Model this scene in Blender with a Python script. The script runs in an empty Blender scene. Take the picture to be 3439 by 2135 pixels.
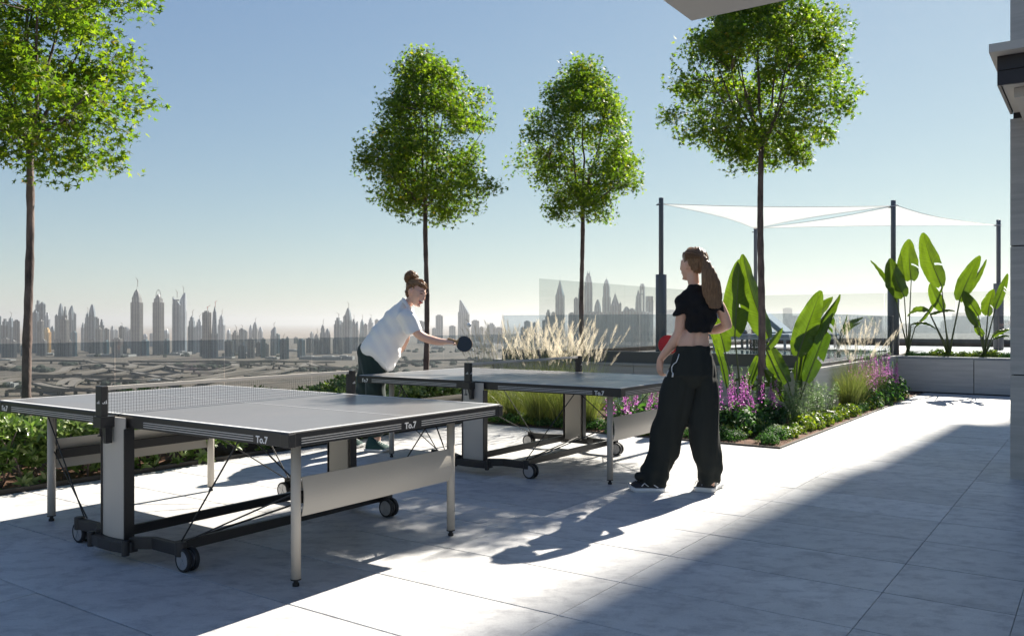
import bpy, bmesh, math, random
import numpy as np
from mathutils import Vector, Matrix, Euler, noise as mnoise
R = math.radians
rng = random.Random(7)
nrg = np.random.default_rng(11)
S = bpy.context.scene
COL = S.collection

# ------------------------------------------------------------------ camera, sky, sun, exposure
FPX, CXP, HYP, CAMH = 2785.0, 1861.0, 1083.0, 1.242      # focal length, principal point and eye height worked out from the tables
cam_d = bpy.data.cameras.new("camera"); cam = bpy.data.objects.new("camera", cam_d); COL.objects.link(cam)
cam_d.sensor_width = 36.0; cam_d.lens = 36.0 * FPX / 3439.0
cam_d.shift_x = (1719.5 - CXP) / 3439.0; cam_d.shift_y = (HYP - 1067.5) / 3439.0
cam_d.clip_start = 0.05; cam_d.clip_end = 90000
cam.location = (0, 0, CAMH); cam.rotation_euler = (R(90), 0, 0)
S.camera = cam

SUN_AZ, SUN_EL = 36.0, 38.5          # degrees, azimuth measured from +Y towards +X
w = bpy.data.worlds.new("World"); S.world = w; w.use_nodes = True
nt = w.node_tree; nt.nodes.clear()
sky = nt.nodes.new("ShaderNodeTexSky"); sky.sky_type = 'NISHITA'; sky.sun_disc = False
sky.sun_elevation = R(SUN_EL); sky.sun_rotation = R(SUN_AZ); sky.altitude = 50
sky.air_density = 0.9; sky.dust_density = 0.12; sky.ozone_density = 1.0
bg = nt.nodes.new("ShaderNodeBackground"); bg.inputs[1].default_value = 0.056
wo = nt.nodes.new("ShaderNodeOutputWorld")
# bright haze rolls off softly instead of clipping: x / (1 + k x), the same everywhere
den = nt.nodes.new("ShaderNodeVectorMath"); den.operation = 'MULTIPLY_ADD'; den.inputs[1].default_value = (.078, .090, .24); den.inputs[2].default_value = (1, 1, 1)
quo = nt.nodes.new("ShaderNodeVectorMath"); quo.operation = 'DIVIDE'
gain = nt.nodes.new("ShaderNodeVectorMath"); gain.operation = 'MULTIPLY'; gain.inputs[1].default_value = (.90, 1.02, 1.68); nt.links.new(sky.outputs[0], gain.inputs[0])
nt.links.new(sky.outputs[0], den.inputs[0]); nt.links.new(gain.outputs[0], quo.inputs[0]); nt.links.new(den.outputs[0], quo.inputs[1])
nt.links.new(quo.outputs[0], bg.inputs[0]); nt.links.new(bg.outputs[0], wo.inputs[0])
sd = bpy.data.lights.new("sun", 'SUN'); sd.energy = 5.0; sd.angle = R(0.53); sd.color = (1.0, 0.93, 0.82)
so = bpy.data.objects.new("sun", sd); COL.objects.link(so)
sdir = Vector((math.sin(R(SUN_AZ)) * math.cos(R(SUN_EL)), math.cos(R(SUN_AZ)) * math.cos(R(SUN_EL)), math.sin(R(SUN_EL))))
so.rotation_euler = sdir.to_track_quat('Z', 'Y').to_euler(); so.location = (5, -5, 20)
S.view_settings.view_transform = 'Standard'; S.view_settings.look = 'None'
S.view_settings.gamma = 1; S.view_settings.use_curve_mapping = False
S.view_settings.exposure = 1.42
S.render.engine = 'CYCLES'
S.cycles.use_denoising = True
S.cycles.max_bounces = 7; S.cycles.diffuse_bounces = 4; S.cycles.glossy_bounces = 3
S.cycles.transmission_bounces = 4; S.cycles.transparent_max_bounces = 24; S.cycles.volume_bounces = 0
S.cycles.sample_clamp_indirect = 6
HAZE = 0.0001

# ------------------------------------------------------------------ frames
TH = -0.586                              # the roof, tables and tiles share one grid turned by this angle
CU, SU = math.cos(TH), math.sin(TH)
def UV(u, v, z=0.0): return Vector((CU*u - SU*v, SU*u + CU*v, z))
def PX(x, y, Y): return Vector(((x-CXP)/FPX*Y, Y, CAMH - (y-HYP)/FPX*Y))
def PG(x, y, z):                         # point of the plane at height z seen at photo pixel x, y
    Y = (CAMH-z)*FPX/(y-HYP); return Vector(((x-CXP)/FPX*Y, Y, z))
def pxof(p): return (CXP+FPX*p[0]/p[1], HYP-(p[2]-CAMH)*FPX/p[1])

# ------------------------------------------------------------------ tagging
def tag(o, label=None, cat=None, group=None, kind=None):
    if label: o["label"] = label
    if cat: o["category"] = cat
    if group: o["group"] = group
    if kind: o["kind"] = kind
    return o
def empty(name, loc=(0, 0, 0), rz=0.0, label=None, cat=None, group=None):
    o = bpy.data.objects.new(name, None); COL.objects.link(o)
    o.location = loc; o.rotation_euler = (0, 0, rz); o.empty_display_size = .2
    return tag(o, label, cat, group)
def addobj(name, me, mat=None, parent=None, smooth=False, bevel=0):
    if mat is not None:
        for m in (mat if isinstance(mat, (list, tuple)) else [mat]): me.materials.append(m)
    o = bpy.data.objects.new(name, me); COL.objects.link(o)
    if parent is not None: o.parent = parent
    if smooth: me.polygons.foreach_set("use_smooth", [True]*len(me.polygons))
    if bevel:
        b = o.modifiers.new("bevel", 'BEVEL'); b.width = bevel; b.segments = 2; b.limit_method = 'ANGLE'; b.angle_limit = R(40)
    return o
def linked(name, me, parent=None, loc=(0, 0, 0), rot=(0, 0, 0), sc=(1, 1, 1)):
    o = bpy.data.objects.new(name, me); COL.objects.link(o)
    if parent is not None: o.parent = parent
    o.location = loc; o.rotation_euler = rot; o.scale = sc
    return o

# ------------------------------------------------------------------ mesh builder
class MB:
    def __init__(s): s.v = []; s.f = []; s.m = []
    def add(s, vs, fs, mi=0):
        n = len(s.v); s.v += [tuple(p) for p in vs]; s.f += [tuple(i+n for i in f) for f in fs]; s.m += [mi]*len(fs); return s
    def box(s, x0, x1, y0, y1, z0, z1, mi=0):
        return s.add([(x0,y0,z0),(x1,y0,z0),(x1,y1,z0),(x0,y1,z0),(x0,y0,z1),(x1,y0,z1),(x1,y1,z1),(x0,y1,z1)],
                     [(0,3,2,1),(4,5,6,7),(0,1,5,4),(1,2,6,5),(2,3,7,6),(3,0,4,7)], mi)
    def uvbox(s, u0, u1, v0, v1, z0, z1, mi=0):
        c = [UV(u, v, z) for z in (z0, z1) for u, v in ((u0,v0),(u1,v0),(u1,v1),(u0,v1))]
        return s.add(c, [(0,3,2,1),(4,5,6,7),(0,1,5,4),(1,2,6,5),(2,3,7,6),(3,0,4,7)], mi)
    def prism(s, poly, z0, z1, mi=0):      # poly counter-clockwise in xy
        n = len(poly)
        return s.add([(p[0],p[1],z0) for p in poly]+[(p[0],p[1],z1) for p in poly],
                     [tuple(range(n-1,-1,-1)), tuple(range(n,2*n))]+[(i,(i+1)%n,n+(i+1)%n,n+i) for i in range(n)], mi)
    def tube(s, pts, rad, n=10, mi=0, cap=True):
        pts = [Vector(p) for p in pts]; k = len(pts)
        rad = list(rad) if isinstance(rad, (list, tuple, np.ndarray)) else [rad]*k
        t0 = (pts[1]-pts[0]).normalized()
        a = t0.cross(Vector((0, 0, 1)));
        if a.length < .05: a = t0.cross(Vector((0, 1, 0)))
        a.normalize(); vs = []
        for i in range(k):
            t = (pts[min(i+1,k-1)]-pts[max(i-1,0)]).normalized()
            a = (a - t*a.dot(t)).normalized(); b = t.cross(a)
            for j in range(n):
                q = 2*math.pi*j/n; vs.append(pts[i]+(a*math.cos(q)+b*math.sin(q))*rad[i])
        fs = [(i*n+j, i*n+(j+1)%n, (i+1)*n+(j+1)%n, (i+1)*n+j) for i in range(k-1) for j in range(n)]
        if cap: fs += [tuple(range(n-1,-1,-1)), tuple((k-1)*n+j for j in range(n))]
        return s.add(vs, fs, mi)
    def loft(s, rings, mi=0, cap=True):
        n = len(rings[0]); k = len(rings); vs = [p for r_ in rings for p in r_]
        fs = [(i*n+j, i*n+(j+1)%n, (i+1)*n+(j+1)%n, (i+1)*n+j) for i in range(k-1) for j in range(n)]
        if cap: fs += [tuple(range(n-1,-1,-1)), tuple((k-1)*n+j for j in range(n))]
        return s.add(vs, fs, mi)
    def ell(s, c, r, rot=None, nu=16, nv=10, mi=0):
        c = Vector(c); vs = []; rx, ry, rz = r if not isinstance(r, (int, float)) else (r, r, r)
        M = rot if rot is not None else Matrix.Identity(3)
        vs.append(c + M @ Vector((0, 0, rz)))
        for i in range(1, nv):
            a = math.pi*i/nv
            for j in range(nu):
                b = 2*math.pi*j/nu
                vs.append(c + M @ Vector((rx*math.sin(a)*math.cos(b), ry*math.sin(a)*math.sin(b), rz*math.cos(a))))
        vs.append(c + M @ Vector((0, 0, -rz)))
        fs = [(0, 1+j, 1+(j+1) % nu) for j in range(nu)]
        for i in range(nv-2):
            o = 1+i*nu
            fs += [(o+j, o+nu+j, o+nu+(j+1) % nu, o+(j+1) % nu) for j in range(nu)]
        o = 1+(nv-2)*nu; L = len(vs)-1
        fs += [(o+j, L, o+(j+1) % nu) for j in range(nu)]
        return s.add(vs, fs, mi)
    def mesh(s, name):
        me = bpy.data.meshes.new(name); me.from_pydata(s.v, [], s.f)
        if any(s.m): me.polygons.foreach_set("material_index", s.m)
        me.update(); return me
    def build(s, name, mat=None, parent=None, smooth=False, bevel=0):
        return addobj(name, s.mesh(name), mat, parent, smooth, bevel)

def npmesh(name, V, F):                    # V (n,3) float, F (m,k) int: quick mesh from arrays
    me = bpy.data.meshes.new(name); k = F.shape[1]
    me.vertices.add(len(V)); me.vertices.foreach_set("co", V.astype(np.float32).ravel())
    me.loops.add(F.size); me.loops.foreach_set("vertex_index", F.astype(np.int32).ravel())
    me.polygons.add(len(F)); me.polygons.foreach_set("loop_start", (np.arange(len(F))*k).astype(np.int32))
    me.update(calc_edges=True); return me
def scatter(TV, TF, pos, rot, sc):         # copies of a template at positions, with rotation matrices and scales
    n = len(pos); V = np.einsum('nij,kj->nki', rot, TV)*np.asarray(sc).reshape(n, 1, -1) + pos[:, None, :]
    F = TF[None] + (np.arange(n)*len(TV))[:, None, None]
    return V.reshape(-1, 3), F.reshape(-1, TF.shape[1])
def rot_from_z(Z, roll):                   # matrices whose third column is Z
    Z = Z/np.linalg.norm(Z, axis=1, keepdims=True)
    h = np.where(np.abs(Z[:, 2:3]) < .95, np.array([[0, 0, 1.]]), np.array([[1., 0, 0]]))
    X = np.cross(h, Z); X /= np.linalg.norm(X, axis=1, keepdims=True); Y = np.cross(Z, X)
    c, s_ = np.cos(roll)[:, None], np.sin(roll)[:, None]
    X2 = X*c+Y*s_; Y2 = -X*s_+Y*c
    return np.stack([X2, Y2, Z], axis=2)
def join_np(parts):
    V = []; F = []; o = 0
    for v, f in parts: V.append(v); F.append(f+o); o += len(v)
    return np.concatenate(V), np.concatenate(F)
def unit(n, g=None):
    a = (g or nrg).normal(size=(n, 3)); return a/np.linalg.norm(a, axis=1, keepdims=True)

# ------------------------------------------------------------------ materials
def newmat(name):
    m = bpy.data.materials.new(name); m.use_nodes = True; nt = m.node_tree; nt.nodes.clear()
    out = nt.nodes.new("ShaderNodeOutputMaterial"); return m, nt, out
def N(nt, t, **k):
    n = nt.nodes.new(t)
    for a, b in k.items(): setattr(n, a, b)
    return n
def mat(name, col, rough=.5, metal=0., spec=.5, var=0., vscale=8., vcol=None, stretch=(1, 1, 1), bump=0., bscale=40., coords='Object', sheen=0, coat=0, rvar=0.):
    m, nt, out = newmat(name); L = nt.links.new
    b = N(nt, "ShaderNodeBsdfPrincipled"); L(b.outputs[0], out.inputs[0])
    b.inputs['Base Color'].default_value = (*col, 1); b.inputs['Roughness'].default_value = rough
    b.inputs['Metallic'].default_value = metal; b.inputs['Specular IOR Level'].default_value = spec
    if sheen: b.inputs['Sheen Weight'].default_value = sheen
    if coat: b.inputs['Coat Weight'].default_value = coat; b.inputs['Coat Roughness'].default_value = .1
    if var or bump or rvar:
        if coords == 'World': g = N(nt, "ShaderNodeNewGeometry"); src = g.outputs['Position']
        else: g = N(nt, "ShaderNodeTexCoord"); src = g.outputs[coords]
        mp = N(nt, "ShaderNodeMapping"); mp.inputs['Scale'].default_value = stretch; L(src, mp.inputs[0])
    if var:
        n = N(nt, "ShaderNodeTexNoise"); n.inputs['Scale'].default_value = vscale; n.inputs['Detail'].default_value = 6; n.inputs['Roughness'].default_value = .6
        L(mp.outputs[0], n.inputs['Vector'])
        cr = N(nt, "ShaderNodeValToRGB"); cr.color_ramp.elements[0].position = .3; cr.color_ramp.elements[1].position = .7
        c2 = vcol or tuple(c*(1-var) for c in col)
        cr.color_ramp.elements[0].color = (*c2, 1); cr.color_ramp.elements[1].color = (*col, 1)
        L(n.outputs[0], cr.inputs[0]); L(cr.outputs[0], b.inputs['Base Color'])
        if rvar:
            mr = N(nt, "ShaderNodeMapRange"); mr.inputs['To Min'].default_value = rough-rvar; mr.inputs['To Max'].default_value = rough+rvar
            L(n.outputs[0], mr.inputs[0]); L(mr.outputs[0], b.inputs['Roughness'])
    if bump:
        n2 = N(nt, "ShaderNodeTexNoise"); n2.inputs['Scale'].default_value = bscale; n2.inputs['Detail'].default_value = 5
        L(mp.outputs[0], n2.inputs['Vector'])
        bp = N(nt, "ShaderNodeBump"); bp.inputs['Strength'].default_value = bump; bp.inputs['Distance'].default_value = .01
        L(n2.outputs[0], bp.inputs['Height']); L(bp.outputs[0], b.inputs['Normal'])
    return m
def leafmat(name, cols, trans, tw=.45, rough=.45, spots=None):
    """foliage: a colour per leaf (random per island), light shining through"""
    m, nt, out = newmat(name); L = nt.links.new
    g = N(nt, "ShaderNodeNewGeometry"); cr = N(nt, "ShaderNodeValToRGB")
    e = cr.color_ramp.elements
    while len(e) < len(cols): e.new(.5)
    for i, (p, c) in enumerate(cols): e[i].position = p; e[i].color = (*c, 1)
    L(g.outputs['Random Per Island'], cr.inputs[0])
    b = N(nt, "ShaderNodeBsdfPrincipled"); b.inputs['Roughness'].default_value = rough
    L(cr.outputs[0], b.inputs['Base Color'])
    t = N(nt, "ShaderNodeBsdfTranslucent"); mx = N(nt, "ShaderNodeMix", data_type='RGBA', blend_type='MULTIPLY')
    mx.inputs['Factor'].default_value = 1; L(cr.outputs[0], mx.inputs['A']); mx.inputs['B'].default_value = (*trans, 1)
    L(mx.outputs['Result'], t.inputs[0])
    ms = N(nt, "ShaderNodeMixShader"); ms.inputs[0].default_value = tw
    L(b.outputs[0], ms.inputs[1]); L(t.outputs[0], ms.inputs[2]); L(ms.outputs[0], out.inputs[0])
    return m
def glassmat(name, tint, refl=1.0, ior=1.45):
    m, nt, out = newmat(name); L = nt.links.new
    t = N(nt, "ShaderNodeBsdfTransparent"); t.inputs[0].default_value = (*tint, 1)
    g = N(nt, "ShaderNodeBsdfGlossy"); g.inputs['Roughness'].default_value = .01; g.inputs[0].default_value = (refl, refl, refl, 1)
    fr = N(nt, "ShaderNodeFresnel"); fr.inputs[0].default_value = ior
    ms = N(nt, "ShaderNodeMixShader"); geo = N(nt, "ShaderNodeNewGeometry"); inv = N(nt, "ShaderNodeMath", operation='SUBTRACT'); inv.inputs[0].default_value = 1.0; L(geo.outputs['Backfacing'], inv.inputs[1])
    mu = N(nt, "ShaderNodeMath", operation='MULTIPLY'); L(fr.outputs[0], mu.inputs[0]); L(inv.outputs[0], mu.inputs[1]); L(mu.outputs[0], ms.inputs[0]); L(t.outputs[0], ms.inputs[1]); L(g.outputs[0], ms.inputs[2])
    L(ms.outputs[0], out.inputs[0]); return m

def tilemat():
    m, nt, out = newmat("porcelain_tile"); L = nt.links.new
    g = N(nt, "ShaderNodeNewGeometry"); oi = N(nt, "ShaderNodeObjectInfo")
    rot = N(nt, "ShaderNodeMapping"); rot.inputs['Rotation'].default_value = (0, 0, -TH); rot.inputs['Scale'].default_value = (.9, 1.35, 1)
    ad = N(nt, "ShaderNodeVectorMath", operation='ADD'); mu = N(nt, "ShaderNodeVectorMath", operation='SCALE')
    cb = N(nt, "ShaderNodeCombineXYZ"); L(oi.outputs['Random'], cb.inputs[0]); L(oi.outputs['Random'], cb.inputs[1]); mu.inputs['Scale'].default_value = 37.
    L(cb.outputs[0], mu.inputs[0]); L(g.outputs['Position'], ad.inputs[0]); L(mu.outputs[0], ad.inputs[1]); L(ad.outputs[0], rot.inputs[0])
    n1 = N(nt, "ShaderNodeTexNoise"); n1.inputs['Scale'].default_value = 2.6; n1.inputs['Detail'].default_value = 9; n1.inputs['Roughness'].default_value = .68; n1.inputs['Distortion'].default_value = .6
    n2 = N(nt, "ShaderNodeTexNoise"); n2.inputs['Scale'].default_value = 7; n2.inputs['Detail'].default_value = 8; n2.inputs['Roughness'].default_value = .72; n2.inputs['Distortion'].default_value = .25
    n3 = N(nt, "ShaderNodeTexNoise"); n3.inputs['Scale'].default_value = 160; n3.inputs['Detail'].default_value = 2
    for n in (n1, n2): L(rot.outputs[0], n.inputs['Vector'])
    L(g.outputs['Position'], n3.inputs['Vector'])
    c1 = N(nt, "ShaderNodeValToRGB"); e = c1.color_ramp.elements
    e[0].position = .3; e[0].color = (.50, .50, .495, 1); e[1].position = .72; e[1].color = (.63, .625, .61, 1)
    L(n1.outputs[0], c1.inputs[0])
    c2 = N(nt, "ShaderNodeValToRGB"); e = c2.color_ramp.elements
    e[0].position = .36; e[0].color = (.72, .72, .74, 1); e[1].position = .53; e[1].color = (1, 1, 1, 1)
    L(n2.outputs[0], c2.inputs[0])
    mx = N(nt, "ShaderNodeMix", data_type='RGBA', blend_type='MULTIPLY'); mx.inputs['Factor'].default_value = 1.0
    L(c1.outputs[0], mx.inputs['A']); L(c2.outputs[0], mx.inputs['B'])
    mr = N(nt, "ShaderNodeMapRange"); mr.inputs['To Min'].default_value = .9; mr.inputs['To Max'].default_value = 1.08; L(oi.outputs['Random'], mr.inputs[0])
    mr3 = N(nt, "ShaderNodeMapRange"); mr3.inputs['To Min'].default_value = .78; mr3.inputs['To Max'].default_value = 1.2; L(n3.outputs[0], mr3.inputs[0])
    mm = N(nt, "ShaderNodeMath", operation='MULTIPLY'); L(mr.outputs[0], mm.inputs[0]); L(mr3.outputs[0], mm.inputs[1])
    sc = N(nt, "ShaderNodeVectorMath", operation='SCALE'); L(mx.outputs['Result'], sc.inputs[0]); L(mm.outputs[0], sc.inputs['Scale'])
    b = N(nt, "ShaderNodeBsdfPrincipled"); L(sc.outputs[0], b.inputs['Base Color']); b.inputs['Specular IOR Level'].default_value = .4
    mr2 = N(nt, "ShaderNodeMapRange"); mr2.inputs['To Min'].default_value = .62; mr2.inputs['To Max'].default_value = .42; L(n2.outputs[0], mr2.inputs[0]); L(mr2.outputs[0], b.inputs['Roughness'])
    bp = N(nt, "ShaderNodeBump"); bp.inputs['Strength'].default_value = .25; bp.inputs['Distance'].default_value = .004
    L(n2.outputs[0], bp.inputs['Height']); L(bp.outputs[0], b.inputs['Normal']); L(b.outputs[0], out.inputs[0])
    return m
def stonemat(name, a, b_, flip=False):
    """travertine cladding: long horizontal streaks"""
    m, nt, out = newmat(name); L = nt.links.new
    g = N(nt, "ShaderNodeNewGeometry"); oi = N(nt, "ShaderNodeObjectInfo")
    mp = N(nt, "ShaderNodeMapping"); mp.inputs['Scale'].default_value = (1, 1, 14); mp.inputs['Rotation'].default_value = (0, 0, 0)
    cb = N(nt, "ShaderNodeCombineXYZ"); mu = N(nt, "ShaderNodeMath", operation='MULTIPLY'); mu.inputs[1].default_value = 23
    L(oi.outputs['Random'], mu.inputs[0]); L(mu.outputs[0], cb.inputs[2])
    ad = N(nt, "ShaderNodeVectorMath", operation='ADD'); L(g.outputs['Position'], ad.inputs[0]); L(cb.outputs[0], ad.inputs[1]); L(ad.outputs[0], mp.inputs[0])
    n1 = N(nt, "ShaderNodeTexNoise"); n1.inputs['Scale'].default_value = 1.6; n1.inputs['Detail'].default_value = 9; n1.inputs['Roughness'].default_value = .65; n1.inputs['Distortion'].default_value = .5
    L(mp.outputs[0], n1.inputs['Vector'])
    c = N(nt, "ShaderNodeValToRGB"); e = c.color_ramp.elements; e[0].position = .32; e[0].color = (*a, 1); e[1].position = .68; e[1].color = (*b_, 1)
    L(n1.outputs[0], c.inputs[0])
    b = N(nt, "ShaderNodeBsdfPrincipled"); L(c.outputs[0], b.inputs['Base Color']); b.inputs['Roughness'].default_value = .6
    bp = N(nt, "ShaderNodeBump"); bp.inputs['Strength'].default_value = .2; bp.inputs['Distance'].default_value = .004; L(n1.outputs[0], bp.inputs['Height']); L(bp.outputs[0], b.inputs['Normal'])
    L(b.outputs[0], out.inputs[0]); return m
def facademat(name, wall, glass, nx=1.0, ny=.28, metal=.0, rough=.35):
    """vertical bays and floor bands, in metres, from object coordinates"""
    m, nt, out = newmat(name); L = nt.links.new
    tc = N(nt, "ShaderNodeTexCoord"); sp = N(nt, "ShaderNodeSeparateXYZ"); L(tc.outputs['Object'], sp.inputs[0])
    ad = N(nt, "ShaderNodeMath", operation='ADD'); L(sp.outputs[0], ad.inputs[0]); L(sp.outputs[1], ad.inputs[1])
    def stripe(src, period, duty):
        d = N(nt, "ShaderNodeMath", operation='DIVIDE'); d.inputs[1].default_value = period; L(src, d.inputs[0])
        f = N(nt, "ShaderNodeMath", operation='FRACT'); L(d.outputs[0], f.inputs[0])
        c = N(nt, "ShaderNodeMath", operation='LESS_THAN'); c.inputs[1].default_value = duty; L(f.outputs[0], c.inputs[0]); return c.outputs[0]
    a = stripe(ad.outputs[0], 9.0*nx, .42); f = stripe(sp.outputs[2], 3.6, ny); mx_ = N(nt, "ShaderNodeMath", operation='MAXIMUM'); L(a, mx_.inputs[0]); L(f, mx_.inputs[1])
    n = N(nt, "ShaderNodeTexNoise"); n.inputs['Scale'].default_value = .04; L(tc.outputs['Object'], n.inputs['Vector'])
    mx = N(nt, "ShaderNodeMix", data_type='RGBA'); L(mx_.outputs[0], mx.inputs['Factor']); mx.inputs['A'].default_value = (*glass, 1); mx.inputs['B'].default_value = (*wall, 1)
    mr = N(nt, "ShaderNodeMapRange"); mr.inputs['To Min'].default_value = .7; mr.inputs['To Max'].default_value = 1.3; L(n.outputs[0], mr.inputs[0])
    sc = N(nt, "ShaderNodeVectorMath", operation='SCALE'); L(mx.outputs['Result'], sc.inputs[0]); L(mr.outputs[0], sc.inputs['Scale'])
    b = N(nt, "ShaderNodeBsdfPrincipled"); L(sc.outputs[0], b.inputs['Base Color']); b.inputs['Roughness'].default_value = rough; b.inputs['Metallic'].default_value = metal
    L(b.outputs[0], out.inputs[0]); return m

M = {}
M['tile'] = tilemat()
M['slab'] = mat('joint_mortar', (.12, .12, .12), .9)
M['stone'] = stonemat('travertine_wall', (.38, .365, .34), (.52, .50, .465))
M['stone2'] = stonemat('travertine_planter', (.44, .435, .42), (.58, .565, .545))
M['cap'] = mat('coping_stone', (.48, .475, .46), .6, var=.15, vscale=6, coords='World')
M['dark'] = mat('recess_dark', (.03, .03, .032), .7)
M['soffit'] = mat('painted_soffit', (.56, .53, .48), .7, var=.06, vscale=2)
M['fascia'] = mat('dark_fascia_board', (.028, .022, .024), .45, var=.2, vscale=3)
M['edging'] = mat('steel_edging', (.06, .055, .05), .5, metal=.6)
M['soil'] = mat('bark_soil', (.17, .075, .035), .95, var=.6, vscale=30, vcol=(.045, .025, .016), bump=1., bscale=60, coords='World')
M['glass'] = glassmat('railing_glass', (.76, .80, .825))
M['glass_tall'] = glassmat('windbreak_glass', (.875, .885, .88), ior=1.35)
M['steel'] = mat('grey_steel', (.10, .105, .115), .4, metal=.3)
M['pole'] = mat('pole_paint', (.13, .14, .155), .38, metal=.2)
M['deckp'] = mat('pale_pool_deck', (.50, .46, .44), .6, var=.15, vscale=3, coords='World')
M['wood'] = mat('dark_deck_wood', (.10, .075, .06), .6, var=.4, vscale=5, stretch=(1, 12, 1), coords='World')
M['water'] = mat('pool_water', (.02, .05, .06), .03, spec=.6, bump=.25, bscale=5, coords='World')
M['ttop'] = mat('table_grey_blue', (.165, .157, .155), .34, spec=.5, var=.10, vscale=2.5, bump=.03, bscale=300, rvar=.09)
M['tline'] = mat('table_white_line', (.75, .75, .74), .4)
M['tblack'] = mat('table_black_metal', (.022, .021, .021), .42, spec=.5)
M['tbeige'] = mat('table_beige_paint', (.47, .435, .385), .42, spec=.4, var=.03, vscale=4)
M['tgrey'] = mat('stripe_print', (.50, .49, .47), .5)
M['rubber'] = mat('black_rubber', (.015, .015, .016), .6)
M['alu'] = mat('brushed_aluminium', (.45, .45, .46), .35, metal=.7)
M['net'] = mat('net_cord', (.015, .015, .016), .8)
M['tape'] = mat('net_tape', (.58, .54, .48), .8, bump=.3, bscale=300)
M['bark'] = mat('bark', (.21, .155, .135), .9, var=.75, vscale=9, vcol=(.035, .026, .026), stretch=(1, 1, .45), bump=1., bscale=45)
M['leaf'] = leafmat('maple_leaf', [(0, (.036, .072, .010)), (.4, (.078, .128, .013)), (.85, (.145, .19, .017)), (.975, (.17, .19, .02)), (1, (.24, .16, .02))], (2.2, 2.5, .9), .54, .55)
M['hedge'] = leafmat('pittosporum_leaf', [(0, (.055, .10, .022)), (.5, (.11, .17, .04)), (.85, (.19, .25, .075)), (1, (.30, .34, .14))], (1.5, 1.8, .8), .3, .32)
M['mound'] = leafmat('groundcover_dark', [(0, (.025, .07, .018)), (.6, (.05, .12, .03)), (1, (.10, .19, .05))], (1.4, 1.7, .8), .35, .65)
M['moundy'] = leafmat('groundcover_yellow', [(0, (.08, .15, .02)), (.5, (.17, .25, .03)), (1, (.35, .38, .05))], (1.4, 1.5, .6), .35)
M['strel'] = leafmat('strelitzia_leaf', [(0, (.030, .072, .014)), (.5, (.055, .11, .016)), (1, (.095, .145, .018))], (2.1, 1.9, .5), .45, .3)
def veins(m):
    nt = m.node_tree; L = nt.links.new; uv = N(nt, "ShaderNodeUVMap"); sp = N(nt, "ShaderNodeSeparateXYZ"); L(uv.outputs[0], sp.inputs[0])
    ab = N(nt, "ShaderNodeMath", operation='ABSOLUTE'); L(sp.outputs[0], ab.inputs[0])
    a = N(nt, "ShaderNodeMath", operation='MULTIPLY'); a.inputs[1].default_value = -9.; L(ab.outputs[0], a.inputs[0])
    c = N(nt, "ShaderNodeMath", operation='MULTIPLY_ADD'); c.inputs[1].default_value = 55.; L(sp.outputs[1], c.inputs[0]); L(a.outputs[0], c.inputs[2])
    n = N(nt, "ShaderNodeTexNoise"); n.noise_dimensions = '1D'; n.inputs['Scale'].default_value = 1.0; n.inputs['Detail'].default_value = 3; L(c.outputs[0], n.inputs['W'])
    n2 = N(nt, "ShaderNodeTexNoise"); n2.inputs['Scale'].default_value = 2.2; L(uv.outputs[0], n2.inputs['Vector'])
    ad = N(nt, "ShaderNodeMath", operation='ADD'); L(n.outputs[0], ad.inputs[0]); L(n2.outputs[0], ad.inputs[1])
    mr = N(nt, "ShaderNodeMapRange"); mr.inputs['From Min'].default_value = .7; mr.inputs['From Max'].default_value = 1.35; mr.inputs['To Min'].default_value = .62; mr.inputs['To Max'].default_value = 1.25; L(ad.outputs[0], mr.inputs[0])
    mid = N(nt, "ShaderNodeMapRange"); mid.inputs['From Min'].default_value = .0; mid.inputs['From Max'].default_value = .06; mid.inputs['To Min'].default_value = 1.7; mid.inputs['To Max'].default_value = 1.; L(ab.outputs[0], mid.inputs[0])
    mu = N(nt, "ShaderNodeMath", operation='MULTIPLY'); L(mr.outputs[0], mu.inputs[0]); L(mid.outputs[0], mu.inputs[1])
    ramp = [x for x in nt.nodes if x.bl_idname == 'ShaderNodeValToRGB'][0]
    sc = N(nt, "ShaderNodeVectorMath", operation='SCALE')
    for l in list(ramp.outputs[0].links): t = l.to_socket; nt.links.remove(l); L(sc.outputs[0], t)
    L(ramp.outputs[0], sc.inputs[0]); L(mu.outputs[0], sc.inputs['Scale'])
    pb = [x for x in nt.nodes if x.bl_idname == 'ShaderNodeBsdfPrincipled'][0]; bp = N(nt, "ShaderNodeBump"); bp.inputs['Strength'].default_value = .35; bp.inputs['Distance'].default_value = .006
    L(n.outputs[0], bp.inputs['Height']); L(bp.outputs[0], pb.inputs['Normal'])
veins(M['strel'])
M['stalk'] = mat('leaf_stalk', (.07, .09, .035), .5)
M['grass'] = leafmat('grass_blade', [(0, (.07, .10, .03)), (.6, (.15, .19, .05)), (1, (.28, .27, .10))], (1.5, 1.6, .9), .4)
M['plume'] = leafmat('grass_plume', [(0, (.52, .47, .39)), (.6, (.68, .63, .55)), (1, (.80, .77, .71))], (1.3, 1.25, 1.1), .5, .8)
M['flower'] = leafmat('magenta_flower', [(0, (.26, .06, .25)), (.5, (.42, .13, .40)), (1, (.55, .26, .52))], (1.4, 1.2, 1.4), .4)
M['rosem'] = leafmat('silvery_sprig', [(0, (.10, .17, .07)), (.6, (.18, .26, .13)), (1, (.30, .36, .22))], (1.3, 1.5, 1.0), .35)
M['sail'] = None
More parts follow.
